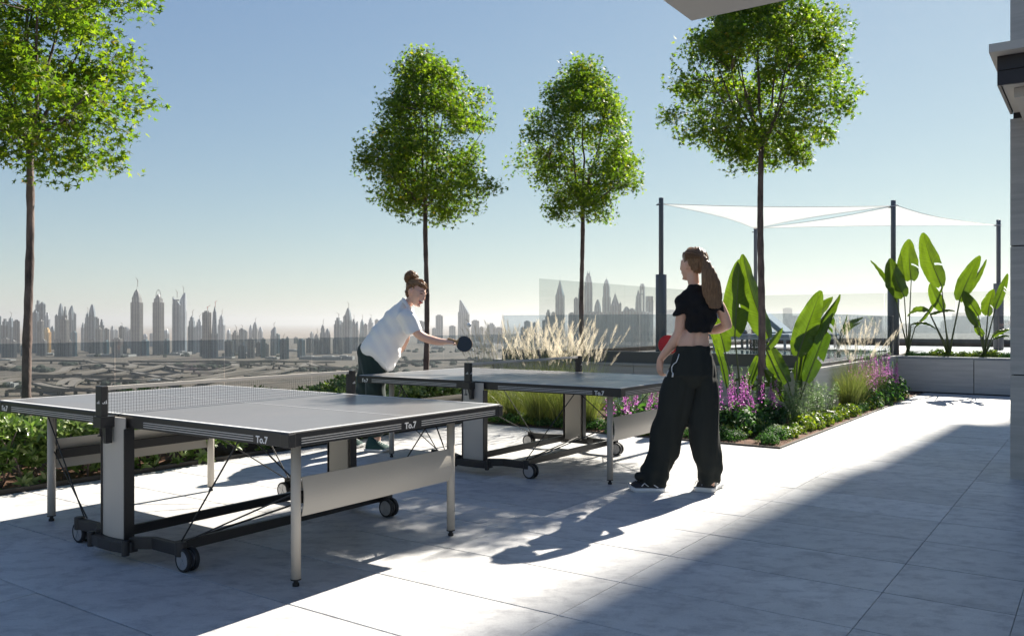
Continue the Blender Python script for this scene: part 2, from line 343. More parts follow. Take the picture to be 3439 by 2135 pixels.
# ================================================================== THE ROOF TERRACE
# grid directions: u runs along the long side of the tables, v towards the raised pool deck
mb = MB(); mb.uvbox(-6.62, 14, -9, 15.88, -.25, -.008)
floor = tag(mb.build('terrace_floor', M['slab']), 'grey mortar bed under the terrace tiles', None, None, 'structure')
TS = {}
def tile(u0, u1, v0, v1):
    
    key = (round(u1-u0, 3), round(v1-v0, 3))
    if key not in TS:
        a, b = key[0]/2-.0012, key[1]/2-.0036; c = .0015
        V = [(-a,-b,-.02),(a,-b,-.02),(a,b,-.02),(-a,b,-.02),(-a,-b,-c),(a,-b,-c),(a,b,-c),(-a,b,-c),(-a+c,-b+c,0),(a-c,-b+c,0),(a-c,b-c,0),(-a+c,b-c,0)]
        F = [(0,1,5,4),(1,2,6,5),(2,3,7,6),(3,0,4,7),(4,5,9,8),(5,6,10,9),(6,7,11,10),(7,4,8,11),(8,9,10,11)]
        me = bpy.data.meshes.new('tile'); me.from_pydata(V, [], F); me.materials.append(M['tile']); TS[key] = me
    c = UV((u0+u1)/2, (v0+v1)/2, rng.uniform(-.0006, .0006))
    return linked('tile', TS[key], floor, c, (rng.uniform(-.0006, .0006), rng.uniform(-.0006, .0006), TH))
us = [-.854-1.08*k for k in range(7)]; us = [u for u in us if u > -6.6]+[-6.62]; us = sorted(us)
us += [-.854+.54*k for k in range(1, 9)]
vs = [4.024+.54*k for k in range(-8, 23)]
far_tiles = MB()
def in_view(c, m=260):
    if c.y < .9: return False
    x, y = pxof(c); return -m < x < 3439+m and y < 2135+m*1.5
ntile = 0
def cut(u0, u1, v0, v1):
    """pieces of one tile outside the planting bed"""
    out = []
    if u1 <= -2.66+1e-6:
        if v0 >= 8.03: return []
        return [(u0, u1, v0, min(v1, 8.03))]
    if v1 > 15.9:
        v1 = 15.9
        if v1-v0 < .03: return []
    if u0 >= -2.66-1e-6 or v1 <= 8.03: return [(u0, u1, v0, v1)]
    if v0 < 8.03: out.append((u0, -2.66, v0, 8.03)); v_ = v0; out.append((-2.66, u1, v0, v1)); return out
    return [(-2.66, u1, v0, v1)]
for i in range(len(us)-1):
    for j in range(len(vs)-1):
        for (a, b, c, d) in cut(us[i], us[i+1], vs[j], vs[j+1]):
            if b-a < .02 or d-c < .02: continue
            cc = UV((a+b)/2, (c+d)/2)
            hid = (b > -.6 and d > 7.6)
            if in_view(cc) and not hid: tile(a, b, c, d); ntile += 1
            else: far_tiles.uvbox(a+.0022, b-.0022, c+.0022, d-.0022, -.02, 0)
tag(far_tiles.build('tile_field', M['tile'], floor), None, None, None, 'stuff')

# the building under the terrace, down to the city floor
GZ = -88.76
mb = MB(); mb.uvbox(-8.55, 14, -12, 23.6, GZ, -.26)
tag(mb.build('podium_building', M['stone']), 'pale stone building that carries the roof terrace', 'building')

# planting bed: soil with bumps, steel edging
def soilpatch(name, u0, u1, v0, v1, z, step=.12, amp=.02, parent=None):
    nu = max(2, int((u1-u0)/step)); nv = max(2, int((v1-v0)/step)); b = MB()
    V = []; F = []
    for i in range(nu+1):
        for j in range(nv+1):
            u = u0+(u1-u0)*i/nu; v = v0+(v1-v0)*j/nv
            e = 0 if i in (0, nu) or j in (0, nv) else 1
            V.append(UV(u, v, z+e*amp*(1+mnoise.noise(Vector((u*4, v*4, 0)))*1.5)))
    for i in range(nu):
        for j in range(nv):
            a = i*(nv+1)+j; F.append((a, a+nv+1, a+nv+2, a+1))
    b.add(V, F); return b.build(name, M['soil'], parent, smooth=True)
bed = tag(soilpatch('planting_soil', -8.38, -6.66, -3, 8.05, .0), None, None, None, 'structure')
soilpatch('soil_patch', -8.38, -2.68, 8.05, 10.88, .0, parent=bed)
soilpatch('soil_patch', -3.15, -2.68, 10.88, 15.88, .0, parent=bed)
e = MB()
e.uvbox(-6.655, -6.63, -3, 8.03, -.01, .035); e.uvbox(-6.655, -2.66, 8.03, 8.045, -.01, .018); e.uvbox(-2.675, -2.66, 8.045, 15.88, -.01, .018)
tag(e.build('bed_edging', M['edging']), 'thin steel edging strip around the planting bed', 'edging')

# raised pool podium with stone panels and coping
pod = MB()
pod.uvbox(-8.5, -3.22, 10.95, 23.4, -.2, .60); pod.uvbox(-3.22, 14, 15.95, 23.4, -.2, .60)
podium = tag(pod.build('pool_podium', M['dark']), None, None, None, 'structure')
def panel(name, u0, u1, v0, v1, z0, z1, m, parent):
    b = MB(); b.uvbox(u0, u1, v0, v1, z0, z1); return b.build(name, m, parent)
def row(a, b, step):
    n = max(1, round((b-a)/step)); return [(a+(b-a)*i/n, a+(b-a)*(i+1)/n) for i in range(n)]
for a, b in row(-8.45, -3.19, 1.32): panel('stone_panel', a+.004, b-.004, 10.90, 10.94, .02, .60, M['stone2'], podium)
for a, b in row(10.92, 15.92, 1.25): panel('stone_panel', -3.21, -3.17, a+.004, b-.004, .02, .60, M['stone2'], podium)
for a, b in row(-3.20, 14, 1.36): panel('stone_panel', a+.006, b-.006, 15.90, 15.94, .02, .60, M['stone2'], podium)
for a, b in row(-8.45, -3.19, 1.32): panel('coping_stone', a+.002, b-.002, 10.88, 11.02, .604, .64, M['cap'], podium)
for a, b in row(11.02, 15.94, 1.25): panel('coping_stone', -3.26, -3.15, a+.002, b-.002, .604, .64, M['cap'], podium)
for a, b in row(-3.26, 14, 1.36): panel('coping_stone', a+.002, b-.002, 15.94, 16.06, .604, .64, M['cap'], podium)
# paving of the pool deck, pool, planter soil
b = MB()
for a0, a1 in row(-8.4, -3.28, .9):
    for c0, c1 in ((11.02, 11.6),): b.uvbox(a0+.004, a1-.004, c0, c1-.004, .60, .634)
for a0, a1 in row(-8.4, 14, .9):
    for c0, c1 in row(19.2, 23.2, .9): b.uvbox(a0+.004, a1-.004, c0+.004, c1-.004, .60, .634)
for a0, a1 in row(-3.2, 14, .9):
    for c0, c1 in row(16.95, 19.2, .9): b.uvbox(a0+.004, a1-.004, c0+.004, c1-.004, .60, .634)
tag(b.build('deck_paving', M['deckp'], podium), None, None, None, 'stuff')
b = MB(); b.uvbox(-8.0, -3.9, 12.2, 19.0, .605, .612)
tag(b.build('pool_water', M['water'], podium), None)
b = MB()
for k in range(52):
    v = 11.62+k*.0115*0
for a0, a1 in row(11.6, 12.18, .1): b.uvbox(-8.4, -3.28, a0+.006, a1-.006, .60, .63)
for a0, a1 in row(-3.88, -3.30, .1): b.uvbox(a0+.006, a1-.006, 12.2, 19.1, .60, .63)
for a0, a1 in row(-8.4, -8.02, .1): b.uvbox(a0+.006, a1-.006, 12.2, 19.1, .60, .63)
tag(b.build('deck_boards', M['wood'], podium), None, None, None, 'stuff')
soilpatch('planter_soil', -3.1, 6, 16.08, 16.80, .615, parent=podium)
b = MB(); b.uvbox(-8.5, 14, 23.2, 23.45, .60, .72); b.uvbox(-8.5, -8.34, 12.0, 23.2, .60, .72)
b.build('parapet_kerb', M['wood'], podium)

# glass railings
def glass_run(name, label, p0, p1, z0, z1, step, mt, shoe=None, th=.012, posts=False):
    root = empty(name, UV(*p0, z0), TH, label, 'glass railing')
    d = Vector((p1[0]-p0[0], p1[1]-p0[1])); Ln = d.length; along_u = abs(d.x) > abs(d.y)
    n = max(1, round(Ln/step)); g = .008; me = MB(); q = Ln/n/2-g
    if along_u: me.box(-q, q, -th/2, th/2, 0, z1-z0)
    else: me.box(-th/2, th/2, -q, q, 0, z1-z0)
    mesh = me.mesh('glass_pane'); mesh.materials.append(mt)
    for i in range(n):
        f = (i+.5)/n; linked('glass_pane', mesh, root, (d.x*f, d.y*f, 0))
    if shoe:
        s = MB(); h = shoe
        if along_u: s.box(min(0, d.x), max(0, d.x), -.035, -.008, -.02, h); s.box(min(0, d.x), max(0, d.x), .008, .035, -.02, h)
        else: s.box(-.035, -.008, min(0, d.y), max(0, d.y), -.02, h); s.box(.008, .035, min(0, d.y), max(0, d.y), -.02, h)
        s.build('base_channel', M['steel'], root)
    return root
glass_run('glass_railing', 'long low tinted glass railing behind the hedge at the roof edge', (-8.42, -3.0), (-8.42, 12.15), 0, 1.047, 1.3, M['glass'], .06)
glass_run('glass_windbreak', 'tall glass windbreak at the roof edge past the feathery grasses', (-8.42, 12.2), (-8.42, 23.3), .62, 2.03, 1.6, M['glass_tall'], .1)
glass_run('glass_windbreak', 'tall glass windbreak along the far end of the pool deck', (-8.38, 23.34), (9, 23.34), .72, 2.03, 1.7, M['glass_tall'], .1)
gr = glass_run('glass_railing', 'low glass railing on the front edge of the raised pool deck', (-8.3, 10.98), (-3.22, 10.98), .64, 1.363, 1.3, M['glass'], .17)
glass_run('glass_railing', 'low glass railing on the side wall between pool deck and flower bed', (-3.22, 11.02), (-3.22, 15.85), .64, 1.363, 1.2, M['glass'], .05)
glass_run('glass_railing', 'low glass railing behind the strelitzia planter on the right', (-3.1, 16.88), (9, 16.88), .62, 1.363, 1.5, M['glass'], .05)
b = MB(); b.uvbox(-3.26, -3.19, 15.86, 15.95, .64, 1.36)
tag(b.build('railing_post', M['steel'], bevel=.004), 'short dark post at the corner of the pool deck glass', 'post')

# wall on the right, canopy box above it
wall = empty('stone_wall', UV(-.626, 7.51), TH, 'tall grey travertine clad wall at the right edge', 'wall')
b = MB(); b.box(.02, 6, .02, .9, 0, 7.4); b.build('core', M['dark'], wall)
zs = [(.0, .822), (.832, 1.845), (1.855, 2.86), (3.17, 4.0), (4.01, 5.02), (5.03, 6.1), (6.11, 7.4)]
for z0, z1 in zs:
    for a, c in ((0, 1.9), (1.91, 3.9), (3.91, 6)):
        b = MB(); b.box(a, c, -.0, .019, z0, z1); b.build('wall_panel', M['stone'], wall)
    for a, c in ((.02, .45), (.46, .9)):
        b = MB(); b.box(0, .019, a, c, z0, z1); b.build('wall_panel', M['stone'], wall)
can = empty('canopy_box', UV(-.625, 6.54), TH, 'dark boarded canopy box with pale trim jutting from the wall', 'canopy')
b = MB(); b.box(0, 7, 0, .02, 3.0, 3.098); b.box(0, .02, .02, .96, 3.0, 3.098); b.build('fascia_board', M['fascia'], can)
b = MB(); b.box(0, 7, 0, .02, 2.895, 2.994); b.box(0, .02, .02, .96, 2.895, 2.994); b.build('fascia_board', M['fascia'], can)
b = MB(); b.box(-.04, 7, -.12, .968, 3.1, 3.158); b.build('top_trim', M['soffit'], can)
b = MB(); b.box(.025, 7, .025, .965, 2.905, 3.09); b.build('soffit', M['soffit'], can)
b = MB(); b.box(.09, 7, .16, .968, 2.835, 2.902); b.build('beam', M['soffit'], can)

# roof slab overhead (its corner shows at the top of the picture)
b = MB(); b.uvbox(-1.885, 2.6, 1.7, 4.2, 2.893, 3.12)
rs = tag(b.build('roof_slab', M['soffit']), 'pale painted corner of a roof slab overhead', 'roof')
b = MB(); b.uvbox(2.25, 2.5, 1.9, 2.15, 0, 2.89)
tag(b.build('roof_column', M['stone'], rs), None)
# neighbouring tower: stepped flank, throws the broad shade over the right of the terrace
b = MB()
for (z0, z1, u0) in ((GZ, 32.3, .6), (32.3, 35.6, .1), (35.6, 76, .0)):
    b.uvbox(u0, 22, 50, 52, z0, z1)
b.uvbox(3.2, 21.9, 52.01, 66, GZ, 75.5)
for k in range(20):
    z = 3.5*k+2; b.uvbox(1, 21, 49.6, 50.0, z, z+1.1)
M['neigh'] = facademat('neighbour_facade', (.55, .54, .52), (.2, .24, .28), .5, .3)
tag(b.build('tower_block', M['neigh']), 'pale stepped tower block standing beyond the pool deck on the right', 'building')

# shade sail masts and sails
def mast(X, Y, ztop, zsl, zbase, label, r=.045, rs_=.103):
    root = empty('sail_mast', (X, Y, zbase), 0, label, 'mast', 'masts of the shade sails')
    b = MB(); b.tube([(0, 0, zsl-zbase-.05), (0, 0, ztop-zbase)], r, 20); b.build('pole', M['pole'], root, smooth=False, bevel=.003)
    b = MB(); b.tube([(0, 0, 0), (0, 0, zsl-zbase)], rs_, 28); b.build('sleeve', M['pole'], root, bevel=.006)
    b = MB(); b.tube([(0, 0, 0), (0, 0, .02)], rs_*1.7, 28); b.build('base_plate', M['steel'], root)
    b = MB(); b.tube([(0, -.0, ztop-zbase-.13), (-.09, 0, ztop-zbase-.13)], .012, 8); b.build('eye_bolt', M['steel'], root)
    for o in root.children:
        if o.name.startswith(('pole', 'sleeve')): o.data.polygons.foreach_set("use_smooth", [len(p.vertices) == 4 for p in o.data.polygons])
    return root
mast(2.0, 15.5, 3.57, 2.14, .61, 'leftmost thick sleeved grey mast left of the standing woman')
mast(5.1, 21.0, 3.66, 2.12, .61, 'thin distant grey mast hidden behind the nearest trunk')
mast(6.36, 15.55, 3.53, 2.12, .61, 'grey mast at the corner of the pool deck beside the strelitzias')
mast(9.86, 18.4, 3.52, 2.11, .61, 'rightmost grey mast close to the stone wall')
M['alu_w'] = mat('white_lounger_frame', (.62, .61, .6), .45)
m, nt_, out = newmat('sail_fabric')
bs = N(nt_, "ShaderNodeBsdfDiffuse"); bs.inputs[0].default_value = (.82, .81, .78, 1)
tr = N(nt_, "ShaderNodeBsdfTranslucent"); tr.inputs[0].default_value = (.88, .85, .78, 1)
tp = N(nt_, "ShaderNodeBsdfTransparent"); mx1 = N(nt_, "ShaderNodeMixShader"); mx1.inputs[0].default_value = .6
mx2 = N(nt_, "ShaderNodeMixShader"); mx2.inputs[0].default_value = .6
nt_.links.new(bs.outputs[0], mx1.inputs[1]); nt_.links.new(tr.outputs[0], mx1.inputs[2])
nt_.links.new(mx1.outputs[0], mx2.inputs[1]); nt_.links.new(tp.outputs[0], mx2.inputs[2]); nt_.links.new(mx2.outputs[0], out.inputs[0])
M['sail'] = m
def sail(A, B, C, sag, label, n=26):
    A, B, C = map(Vector, (A, B, C)); cen = (A+B+C)/3; V = []; idx = {}; b = MB()
    for i in range(n+1):
        for j in range(n+1-i):
            k = n-i-j; a, c, d = i/n, j/n, k/n
            p = A*a+B*c+C*d
            w_ = (a*c*4)*(1-d)**2+(c*d*4)*(1-a)**2+(d*a*4)*(1-c)**2          # pulls the edges inward
            p = p+(cen-p)*w_*.17*(1 if 1 else 0)
            p.z -= sag*27*a*c*d
            idx[(i, j)] = len(V); V.append(p)
    F = []
    for i in range(n):
        for j in range(n-i):
            F.append((idx[(i, j)], idx[(i+1, j)], idx[(i, j+1)]))
            if i+j < n-1: F.append((idx[(i+1, j)], idx[(i+1, j+1)], idx[(i, j+1)]))
    b.add(V, F); o = b.build('shade_sail', M['sail'], smooth=True)
    c = MB()
    for e_ in ([(i, 0) for i in range(n+1)], [(0, j) for j in range(n+1)], [(i, n-i) for i in range(n+1)]): c.tube([V[idx[q]] for q in e_], .006, 5)
    for q in ((n, 0), (0, n), (0, 0)): c.tube([V[idx[q]], V[idx[q]]+(V[idx[q]]-cen).normalized()*.12], .008, 6)
    c.build('edge_cable', M['alu_w'], o); return tag(o, label, 'shade sail')
sail(PX(2224, 685, 15.5), PX(2997, 692, 15.5), PX(2536, 768, 20.95), .02, 'left white triangular shade sail strung between three masts')
sail(PX(3010, 690, 15.6), PX(2548, 766, 20.9), PX(3348, 756, 18.35), .02, 'right white triangular shade sail reaching to the rightmost mast')

# loungers on the pool deck, seen through the railing
def lounger(loc, rz, label, cm):
    root = empty('sun_lounger', loc, rz, label, 'sun lounger', 'loungers on the pool deck')
    b = MB(); b.box(-.36, .36, -.95, .95, .22, .28)
    for x in (-.33, .29):
        for y in (-.85, .8): b.box(x, x+.04, y, y+.05, 0, .22)
    b.build('frame', M['alu_w'], root)
    b = MB(); b.loft([[Vector((x*.34, y, .30+.05*z)) for x, z in ((-1, -.3), (1, -.3), (1, 1), (-1, 1))] for y in (-.93, .25)]); b.build('seat_cushion', cm, root, bevel=.02)
    b = MB(); b.loft([[Vector((x*.34, .25+t*.62-z*.05, .32+t*.52+.06*z)) for x, z in ((-1, -.6), (1, -.6), (1, 1), (-1, 1))] for t in (0, .5, 1)]); b.build('back_cushion', cm, root, bevel=.025)
M['cush'] = mat('blue_cushion', (.17, .23, .29), .8, var=.2, vscale=6)
M['cushw'] = mat('pale_cushion', (.42, .47, .53), .8, var=.1)
lounger((4.62, 19.3, .634), R(60), 'pale blue lounger left of the nearest tree trunk, behind the glass', M['cushw'])
lounger((5.28, 19.3, .634), R(58), 'deep blue lounger just right of the nearest trunk, behind the glass', M['cush'])
lounger((5.95, 20.3, .634), R(58), 'deep blue lounger furthest back behind the tall strelitzia leaf', M['cush'])
lounger((3.9, 19.9, .634), R(62), 'pale lounger furthest left, behind the standing woman', M['cushw'])
# ================================================================== PING PONG TABLES
def star_logo(mb_, c, ax, up, s, mi=0):
    """small three-bar triangle badge"""
    n = ax.cross(up).normalized()*.0015
    for k in range(3):
        x0 = -.5+k*.36; w_ = .24; h = .28+.27*k
        P = [(x0, 0), (x0+w_, 0), (x0+w_-.10, h), (x0-.04+.0, h*.8)]
        P = [(x0, 0), (x0+w_, 0), (x0+w_*.35, h), (x0-w_*.35, h*.72)]
        vs = [c+ax*(p[0]*s)+up*(p[1]*s)+n for p in P]
        mb_.add(vs, [(0, 1, 2, 3)], mi)
def text_mesh(name, body, size, origin, ax, up, m, parent, extr=.0012):
    cu = bpy.data.curves.new(name+'_tmp', 'FONT'); cu.body = body; cu.size = size; cu.extrude = extr; cu.offset = size*.022; cu.align_x = 'LEFT'; cu.resolution_u = 4
    to = bpy.data.objects.new(name+'_tmp', cu); COL.objects.link(to); bpy.context.view_layer.update()
    me = bpy.data.meshes.new_from_object(to.evaluated_get(bpy.context.evaluated_depsgraph_get()))
    bpy.data.objects.remove(to); bpy.data.curves.remove(cu); me.name = name
    n = ax.cross(up).normalized()
    T = Matrix(((ax.x, up.x, n.x, origin.x), (ax.y, up.y, n.y, origin.y), (ax.z, up.z, n.z, origin.z), (0, 0, 0, 1)))
    me.transform(T); me.materials.clear()
    return addobj(name, me, m, parent)
HL, HW, ZT = 1.37, .7625, .76
def make_table(root):
    X, Yv, Z = Vector((1, 0, 0)), Vector((0, 1, 0)), Vector((0, 0, 1))
    for s in (-1, 1):
        b = MB(); x0, x1 = (.006, HL) if s > 0 else (-HL, -.006)
        b.box(x0, x1, -HW, HW, ZT-.022, ZT-.001); top = b.build('tabletop', M['ttop'], root, bevel=.0015)
        b = MB(); z0, z1 = ZT-.0004, ZT+.0006
        e_ = .002
        for y0, y1 in ((-HW+e_, -HW+.022), (HW-.022, HW-e_)): b.box(x0+e_, x1-e_, y0, y1, z0, z1)
        xa, xb = (HL-.022, HL-e_) if s > 0 else (-HL+e_, -HL+.022)
        b.box(xa, xb, -HW+.0225, HW-.0225, z0, z1)
        b.box(x0+e_ if s > 0 else x0+.0225, x1-.0225 if s > 0 else x1-e_, -.0025, .0025, z0, z1)
        b.build('boundary_line', M['tline'], top)
        b = MB(); fz0, fz1 = ZT-.066, ZT-.0225; o = .006
        b.box(x0, x1, -HW-o, -HW+.022, fz0, ZT-.003); b.box(x0, x1, HW-.022, HW+o, fz0, ZT-.003)
        xa, xb = (HL-.022, HL+o) if s > 0 else (-HL-o, -HL+.022)
        b.box(xa, xb, -HW+.0221, HW-.0221, fz0, ZT-.003)
        for q in (.35, .8): b.box(s*q-.015, s*q+.015, -HW+.0221, HW-.0221, fz0+.01, fz1-.002)
        ap = b.build('apron', M['tblack'], root, bevel=.002)
        # corner caps
        for y in (-1, 1):
            b = MB(); b.box(*( (HL-.05, HL+.0095) if s > 0 else (-HL-.0095, -HL+.05)), *((-HW-.0095, -HW+.03) if y < 0 else (HW-.03, HW+.0095)), fz0-.002, ZT-.006)
            b.build('corner_cap', M['tblack'], root, bevel=.003)
        # printed stripes and lettering
        b = MB(); zs_ = (ZT-.031, ZT-.042, ZT-.053)
        for y, sg in ((-HW-o, -1), (HW+o, 1)):
            for z in zs_:
                xa, xb = (.24, 1.13) if s > 0 else (-1.2, -.2)
                b.box(xa, xb, *((y-.0008, y+.002) if sg < 0 else (y-.002, y+.0008)), z-.0021, z+.0021)
        xe = s*(HL+o)
        for z in zs_:
            for ya, yb in ((-.70, -.075), (.075, .70)):
                b.box(*((xe-.002, xe+.0008) if s > 0 else (xe-.0008, xe+.002)), ya, yb, z-.0021, z+.0021)
        b.build('stripe', M['tgrey'], root)
        tz = ZT-.058
        tx = 1.15 if s > 0 else -1.33
        text_mesh('lettering', 'To.7', .044, Vector((tx, -HW-o-.0005, tz)), X, Z, M['tline'], root)
        text_mesh('lettering', 'To.7', .044, Vector((-tx, HW+o+.0005, tz)), -X, Z, M['tline'], root)
        text_mesh('lettering', 'To.7', .044, Vector((s*(HL+o+.0005), -.05*s, tz)), Yv*s, Z, M['tline'], root)
        # legs
        for y in (-1, 1):
            b = MB(); b.tube([(s*1.161, y*.556, .032), (s*1.161, y*.556, ZT-.024)], .0235, 24); lg = b.build('leg', M['tbeige'], root)
            lg.data.polygons.foreach_set("use_smooth", [len(p.vertices) == 4 for p in lg.data.polygons])
            b = MB(); b.tube([(s*1.161, y*.556, .0), (s*1.161, y*.556, .014)], .016, 16); b.tube([(s*1.161, y*.556, .014), (s*1.161, y*.556, .04)], .011, 12); b.tube([(s*1.161, y*.556, .03), (s*1.161, y*.556, .036)], .0245, 20); b.build('foot', M['rubber'], lg)
        # bowed end panel between the legs, dark rail behind it
        rings = []
        for k in range(13):
            t = k/12; z = .325+.185*t; bow = math.sin(math.pi*t)*.018
            rings.append((z, bow))
        b = MB(); V = []; F = []
        for z, bw in rings:
            for y in (-.53, .53):
                V.append((s*(1.172+bw), y, z)); V.append((s*(1.166+bw), y, z))
        n = len(rings)
        for k in range(n-1):
            a = 4*k; c = a+4
            F += [(a, a+2, c+2, c), (a+1, c+1, c+3, a+3), (a, c, c+1, a+1), (a+2, a+3, c+3, c+2)]
        F += [(0, 1, 3, 2), (4*n-4, 4*n-2, 4*n-1, 4*n-3)]
        b.add(V, F); b.build('end_panel', M['tbeige'], root, smooth=False)
        b = MB(); b.box(*sorted((s*1.148, s*1.168)), -.532, .532, .385, .445); b.build('cross_rail', M['tblack'], root, bevel=.002)
    # columns, each with a bowed pale face in a dark channel
    for y in (-1, 1):
        V = []; F = []; nn = 9
        for k in range(nn):
            t = k/(nn-1)*2-1; x = t*.108; bw = (1-t*t)*.012; yo = y*(.792+bw)
            zb = .118+.0*(1-t*t)
            V += [(x, yo, zb), (x, yo, ZT-.012), (x, y*.786, zb), (x, y*.786, ZT-.012)]
        for k in range(nn-1):
            a = 4*k; c = a+4; F += [(a, c, c+1, a+1), (a+2, a+3, c+3, c+2), (a+1, c+1, c+3, a+3), (a, a+2, c+2, c)]
        F += [(0, 1, 3, 2), (4*nn-4, 4*nn-2, 4*nn-1, 4*nn-3)]
        b = MB(); b.add(V, F); cf = b.build('column', M['tbeige'], root)
        b = MB(); b.box(-.116, -.1085, *sorted((y*.745, y*.80)), .10, ZT-.07); b.box(.1085, .116, *sorted((y*.745, y*.80)), .10, ZT-.07); b.box(-.108, .108, *sorted((y*.772, y*.7855)), .10, ZT-.07)
        b.box(-.02, .02, *sorted((y*.70, y*.77)), ZT-.1, ZT-.07)
        b.build('channel', M['tblack'], cf, bevel=.0015)
        b = MB(); b.box(-.09, .09, *sorted((y*.742, y*.7715)), .10, ZT-.1); b.build('inner_face', M['tbeige'], cf)
        # base: outer shoe, cranked rail to both castors
        b = MB(); outer = []
        b.prism([(-.17, -.83), (-.06, -.845), (.06, -.845), (.17, -.83), (.185, -.80), (.185, -.765), (-.185, -.765), (-.185, -.80)] if y < 0 else
                [(-.185, .80), (-.185, .765), (.185, .765), (.185, .80), (.17, .83), (.06, .845), (-.06, .845), (-.17, .83)], .062, .116)
        b.tube([(.168, y*.822, .05), (.168, y*.822, .128)], .019, 14); b.tube([(-.168, y*.822, .05), (-.168, y*.822, .128)], .019, 14)
        b.build('base_shoe', M['tblack'], root, bevel=.003)
        for s in (-1, 1):
            b = MB(); P = [Vector((s*.13, y*.785, 0)), Vector((s*.25, y*.705, 0)), Vector((s*.33, y*.705, 0)), Vector((s*.50, y*.705, 0))]
            P = [Vector((s*.15, y*.785, 0)), Vector((s*.26, y*.72, 0)), Vector((s*.49, y*.72, 0))]
            for i in range(2):
                d = (P[i+1]-P[i]).normalized(); nrm = Vector((-d.y, d.x, 0))*.019; e_ = d*(.008 if i == 0 else 0)
                q = [P[i]+nrm, P[i]-nrm, P[i+1]+e_-nrm, P[i+1]+e_+nrm]
                if (q[1]-q[0]).cross(q[2]-q[1]).z < 0: q.reverse()
                b.prism(q, .078, .136)
            b.tube([(s*.49, y*.72, .076), (s*.49, y*.72, .145)], .028, 16)
            b.build('base_rail', M['tblack'], root, bevel=.003)
            # castor: fork, two wheels with spoked alloy faces
            cx, cy = s*.505, y*.70
            cr = MB(); cr.tube([(cx, cy, .055), (cx, cy, .09)], .013, 10); cr.box(cx-.012, cx+.03, cy-.012, cy+.012, .05, .072)
            cst = cr.build('castor', M['rubber'], root)
            for k in (-1, 1):
                wy = cy+k*.021; wx = cx+.012
                W = MB(); prof = [(.0465, -.0115), (.054, -.0125), (.0585, -.009), (.0585, .009), (.054, .0125), (.0465, .0115)]
                nn = 28; rings = [[Vector((wx+r_*math.cos(2*math.pi*i/nn), wy+h, .0588+r_*math.sin(2*math.pi*i/nn))) for r_, h in prof] for i in range(nn)]
                V = [p for r_ in rings for p in r_]; m6 = len(prof)
                W.add(V, [(i*m6+j, i*m6+(j+1) % m6, ((i+1) % nn)*m6+(j+1) % m6, ((i+1) % nn)*m6+j) for i in range(nn) for j in range(m6)])
                tyre = W.build('wheel', M['rubber'], cst, smooth=True)
                D = MB(); D.tube([(wx, wy-.0105, .0588), (wx, wy+.0105, .0588)], .047, 28)
                for i in range(5):
                    a = 2*math.pi*i/5+.3; c_, s2 = math.cos(a), math.sin(a)
                    for yy in (-.0125, .0125):
                        pts = [(wx+r_*math.cos(a+o), wy+yy, .0588+r_*math.sin(a+o)) for r_, o in ((.012, -.3), (.043, -.22), (.043, .22), (.012, .3))]
                        pts2 = [(p[0], wy+yy*.83, p[2]) for p in pts]
                        D.add(pts+pts2, [(0, 1, 2, 3), (7, 6, 5, 4), (0, 4, 5, 1), (1, 5, 6, 2), (2, 6, 7, 3), (3, 7, 4, 0)])
                D.tube([(wx, wy-.0145, .0588), (wx, wy+.0145, .0588)], .008, 12)
                D.build('rim', M['alu'], cst)
            # thin steel rods
            b = MB(); dk = []
            b.tube([(s*.47, y*.705, .14), (s*.93, y*.69, ZT-.06)], .0042, 8)
            b.build('brace_rod', M['tblack'], root)
            b = MB(); b.tube([(s*.47, y*.69, .135), (s*1.155, y*.545, .44)], .0042, 8); b.build('brace_rod', M['tblack'], root)
            b = MB(); b.tube([(s*1.155, y*.53, .47), (s*.93, y*.64, ZT-.06)], .0042, 8); b.build('brace_rod', M['tblack'], root)
    for x in (-.10, .42, ):
        b = MB(); b.box(x-.014, x+.014, -.705, .705, .082, .134); b.build('long_bar', M['tblack'], root, bevel=.003)
    b = MB(); b.tube([(.42, -.70, .12), (.1, .70, .14)], .006, 8); b.build('brace_rod', M['tblack'], root)
    b = MB(); b.box(-.03, .03, -.74, .74, ZT-.075, ZT-.045); b.build('centre_beam', M['tblack'], root)
    # net: posts, cord grid, tape
    b = MB(); t = .0009; yN, zA, zB = .834, ZT+.006, ZT+.133
    b2 = MB()
    n = int(2*yN/.0150)
    for i in range(n+1):
        y = -yN+2*yN*i/n; b.box(-t/2, t/2, y-t/2, y+t/2, zA, zB)
    for k in range(9):
        z = zA+(zB-zA)*k/8; b.box(-t/2+.0001, t/2+.0001, -yN, yN, z-t/2, z+t/2)
    net = b.build('net', M['net'], root)
    b = MB(); b.box(-.004, .004, -yN, yN, ZT+.131, ZT+.1515); b.build('net_tape', M['tape'], net, bevel=.002)
    for y in (-1, 1):
        b = MB(); b.box(-.030, .030, *sorted((y*.836, y*.872)), ZT-.004, ZT+.153); po = b.build('net_post', M['tblack'], root, bevel=.003)
        b = MB(); star_logo(b, Vector((0.004, y*.8725, ZT+.062)), Vector((-y, 0, 0)), Z, .024); b.build('badge', M['tline'], po)
        b = MB(); star_logo(b, Vector((.0305, y*.854, ZT+.062)), Vector((0, 1, 0)), Z, .024); b.build('badge', M['tline'], po)
        b = MB(); b.box(-.045, .03, *sorted((y*.80, y*.876)), ZT-.062, ZT-.0045); b.box(-.02, .02, *sorted((y*.77, y*.80)), ZT-.062, ZT-.045)
        V = []
        prof = [(.004, -.062), (.03, -.062), (.034, -.15), (.012, -.15), (.008, -.11), (-.004, -.085), (-.02, -.07)]
        prof = [(-.012, -.0625), (.03, -.0625), (.03, -.145), (.006, -.145), (.001, -.105), (-.006, -.082)]
        k = len(prof)
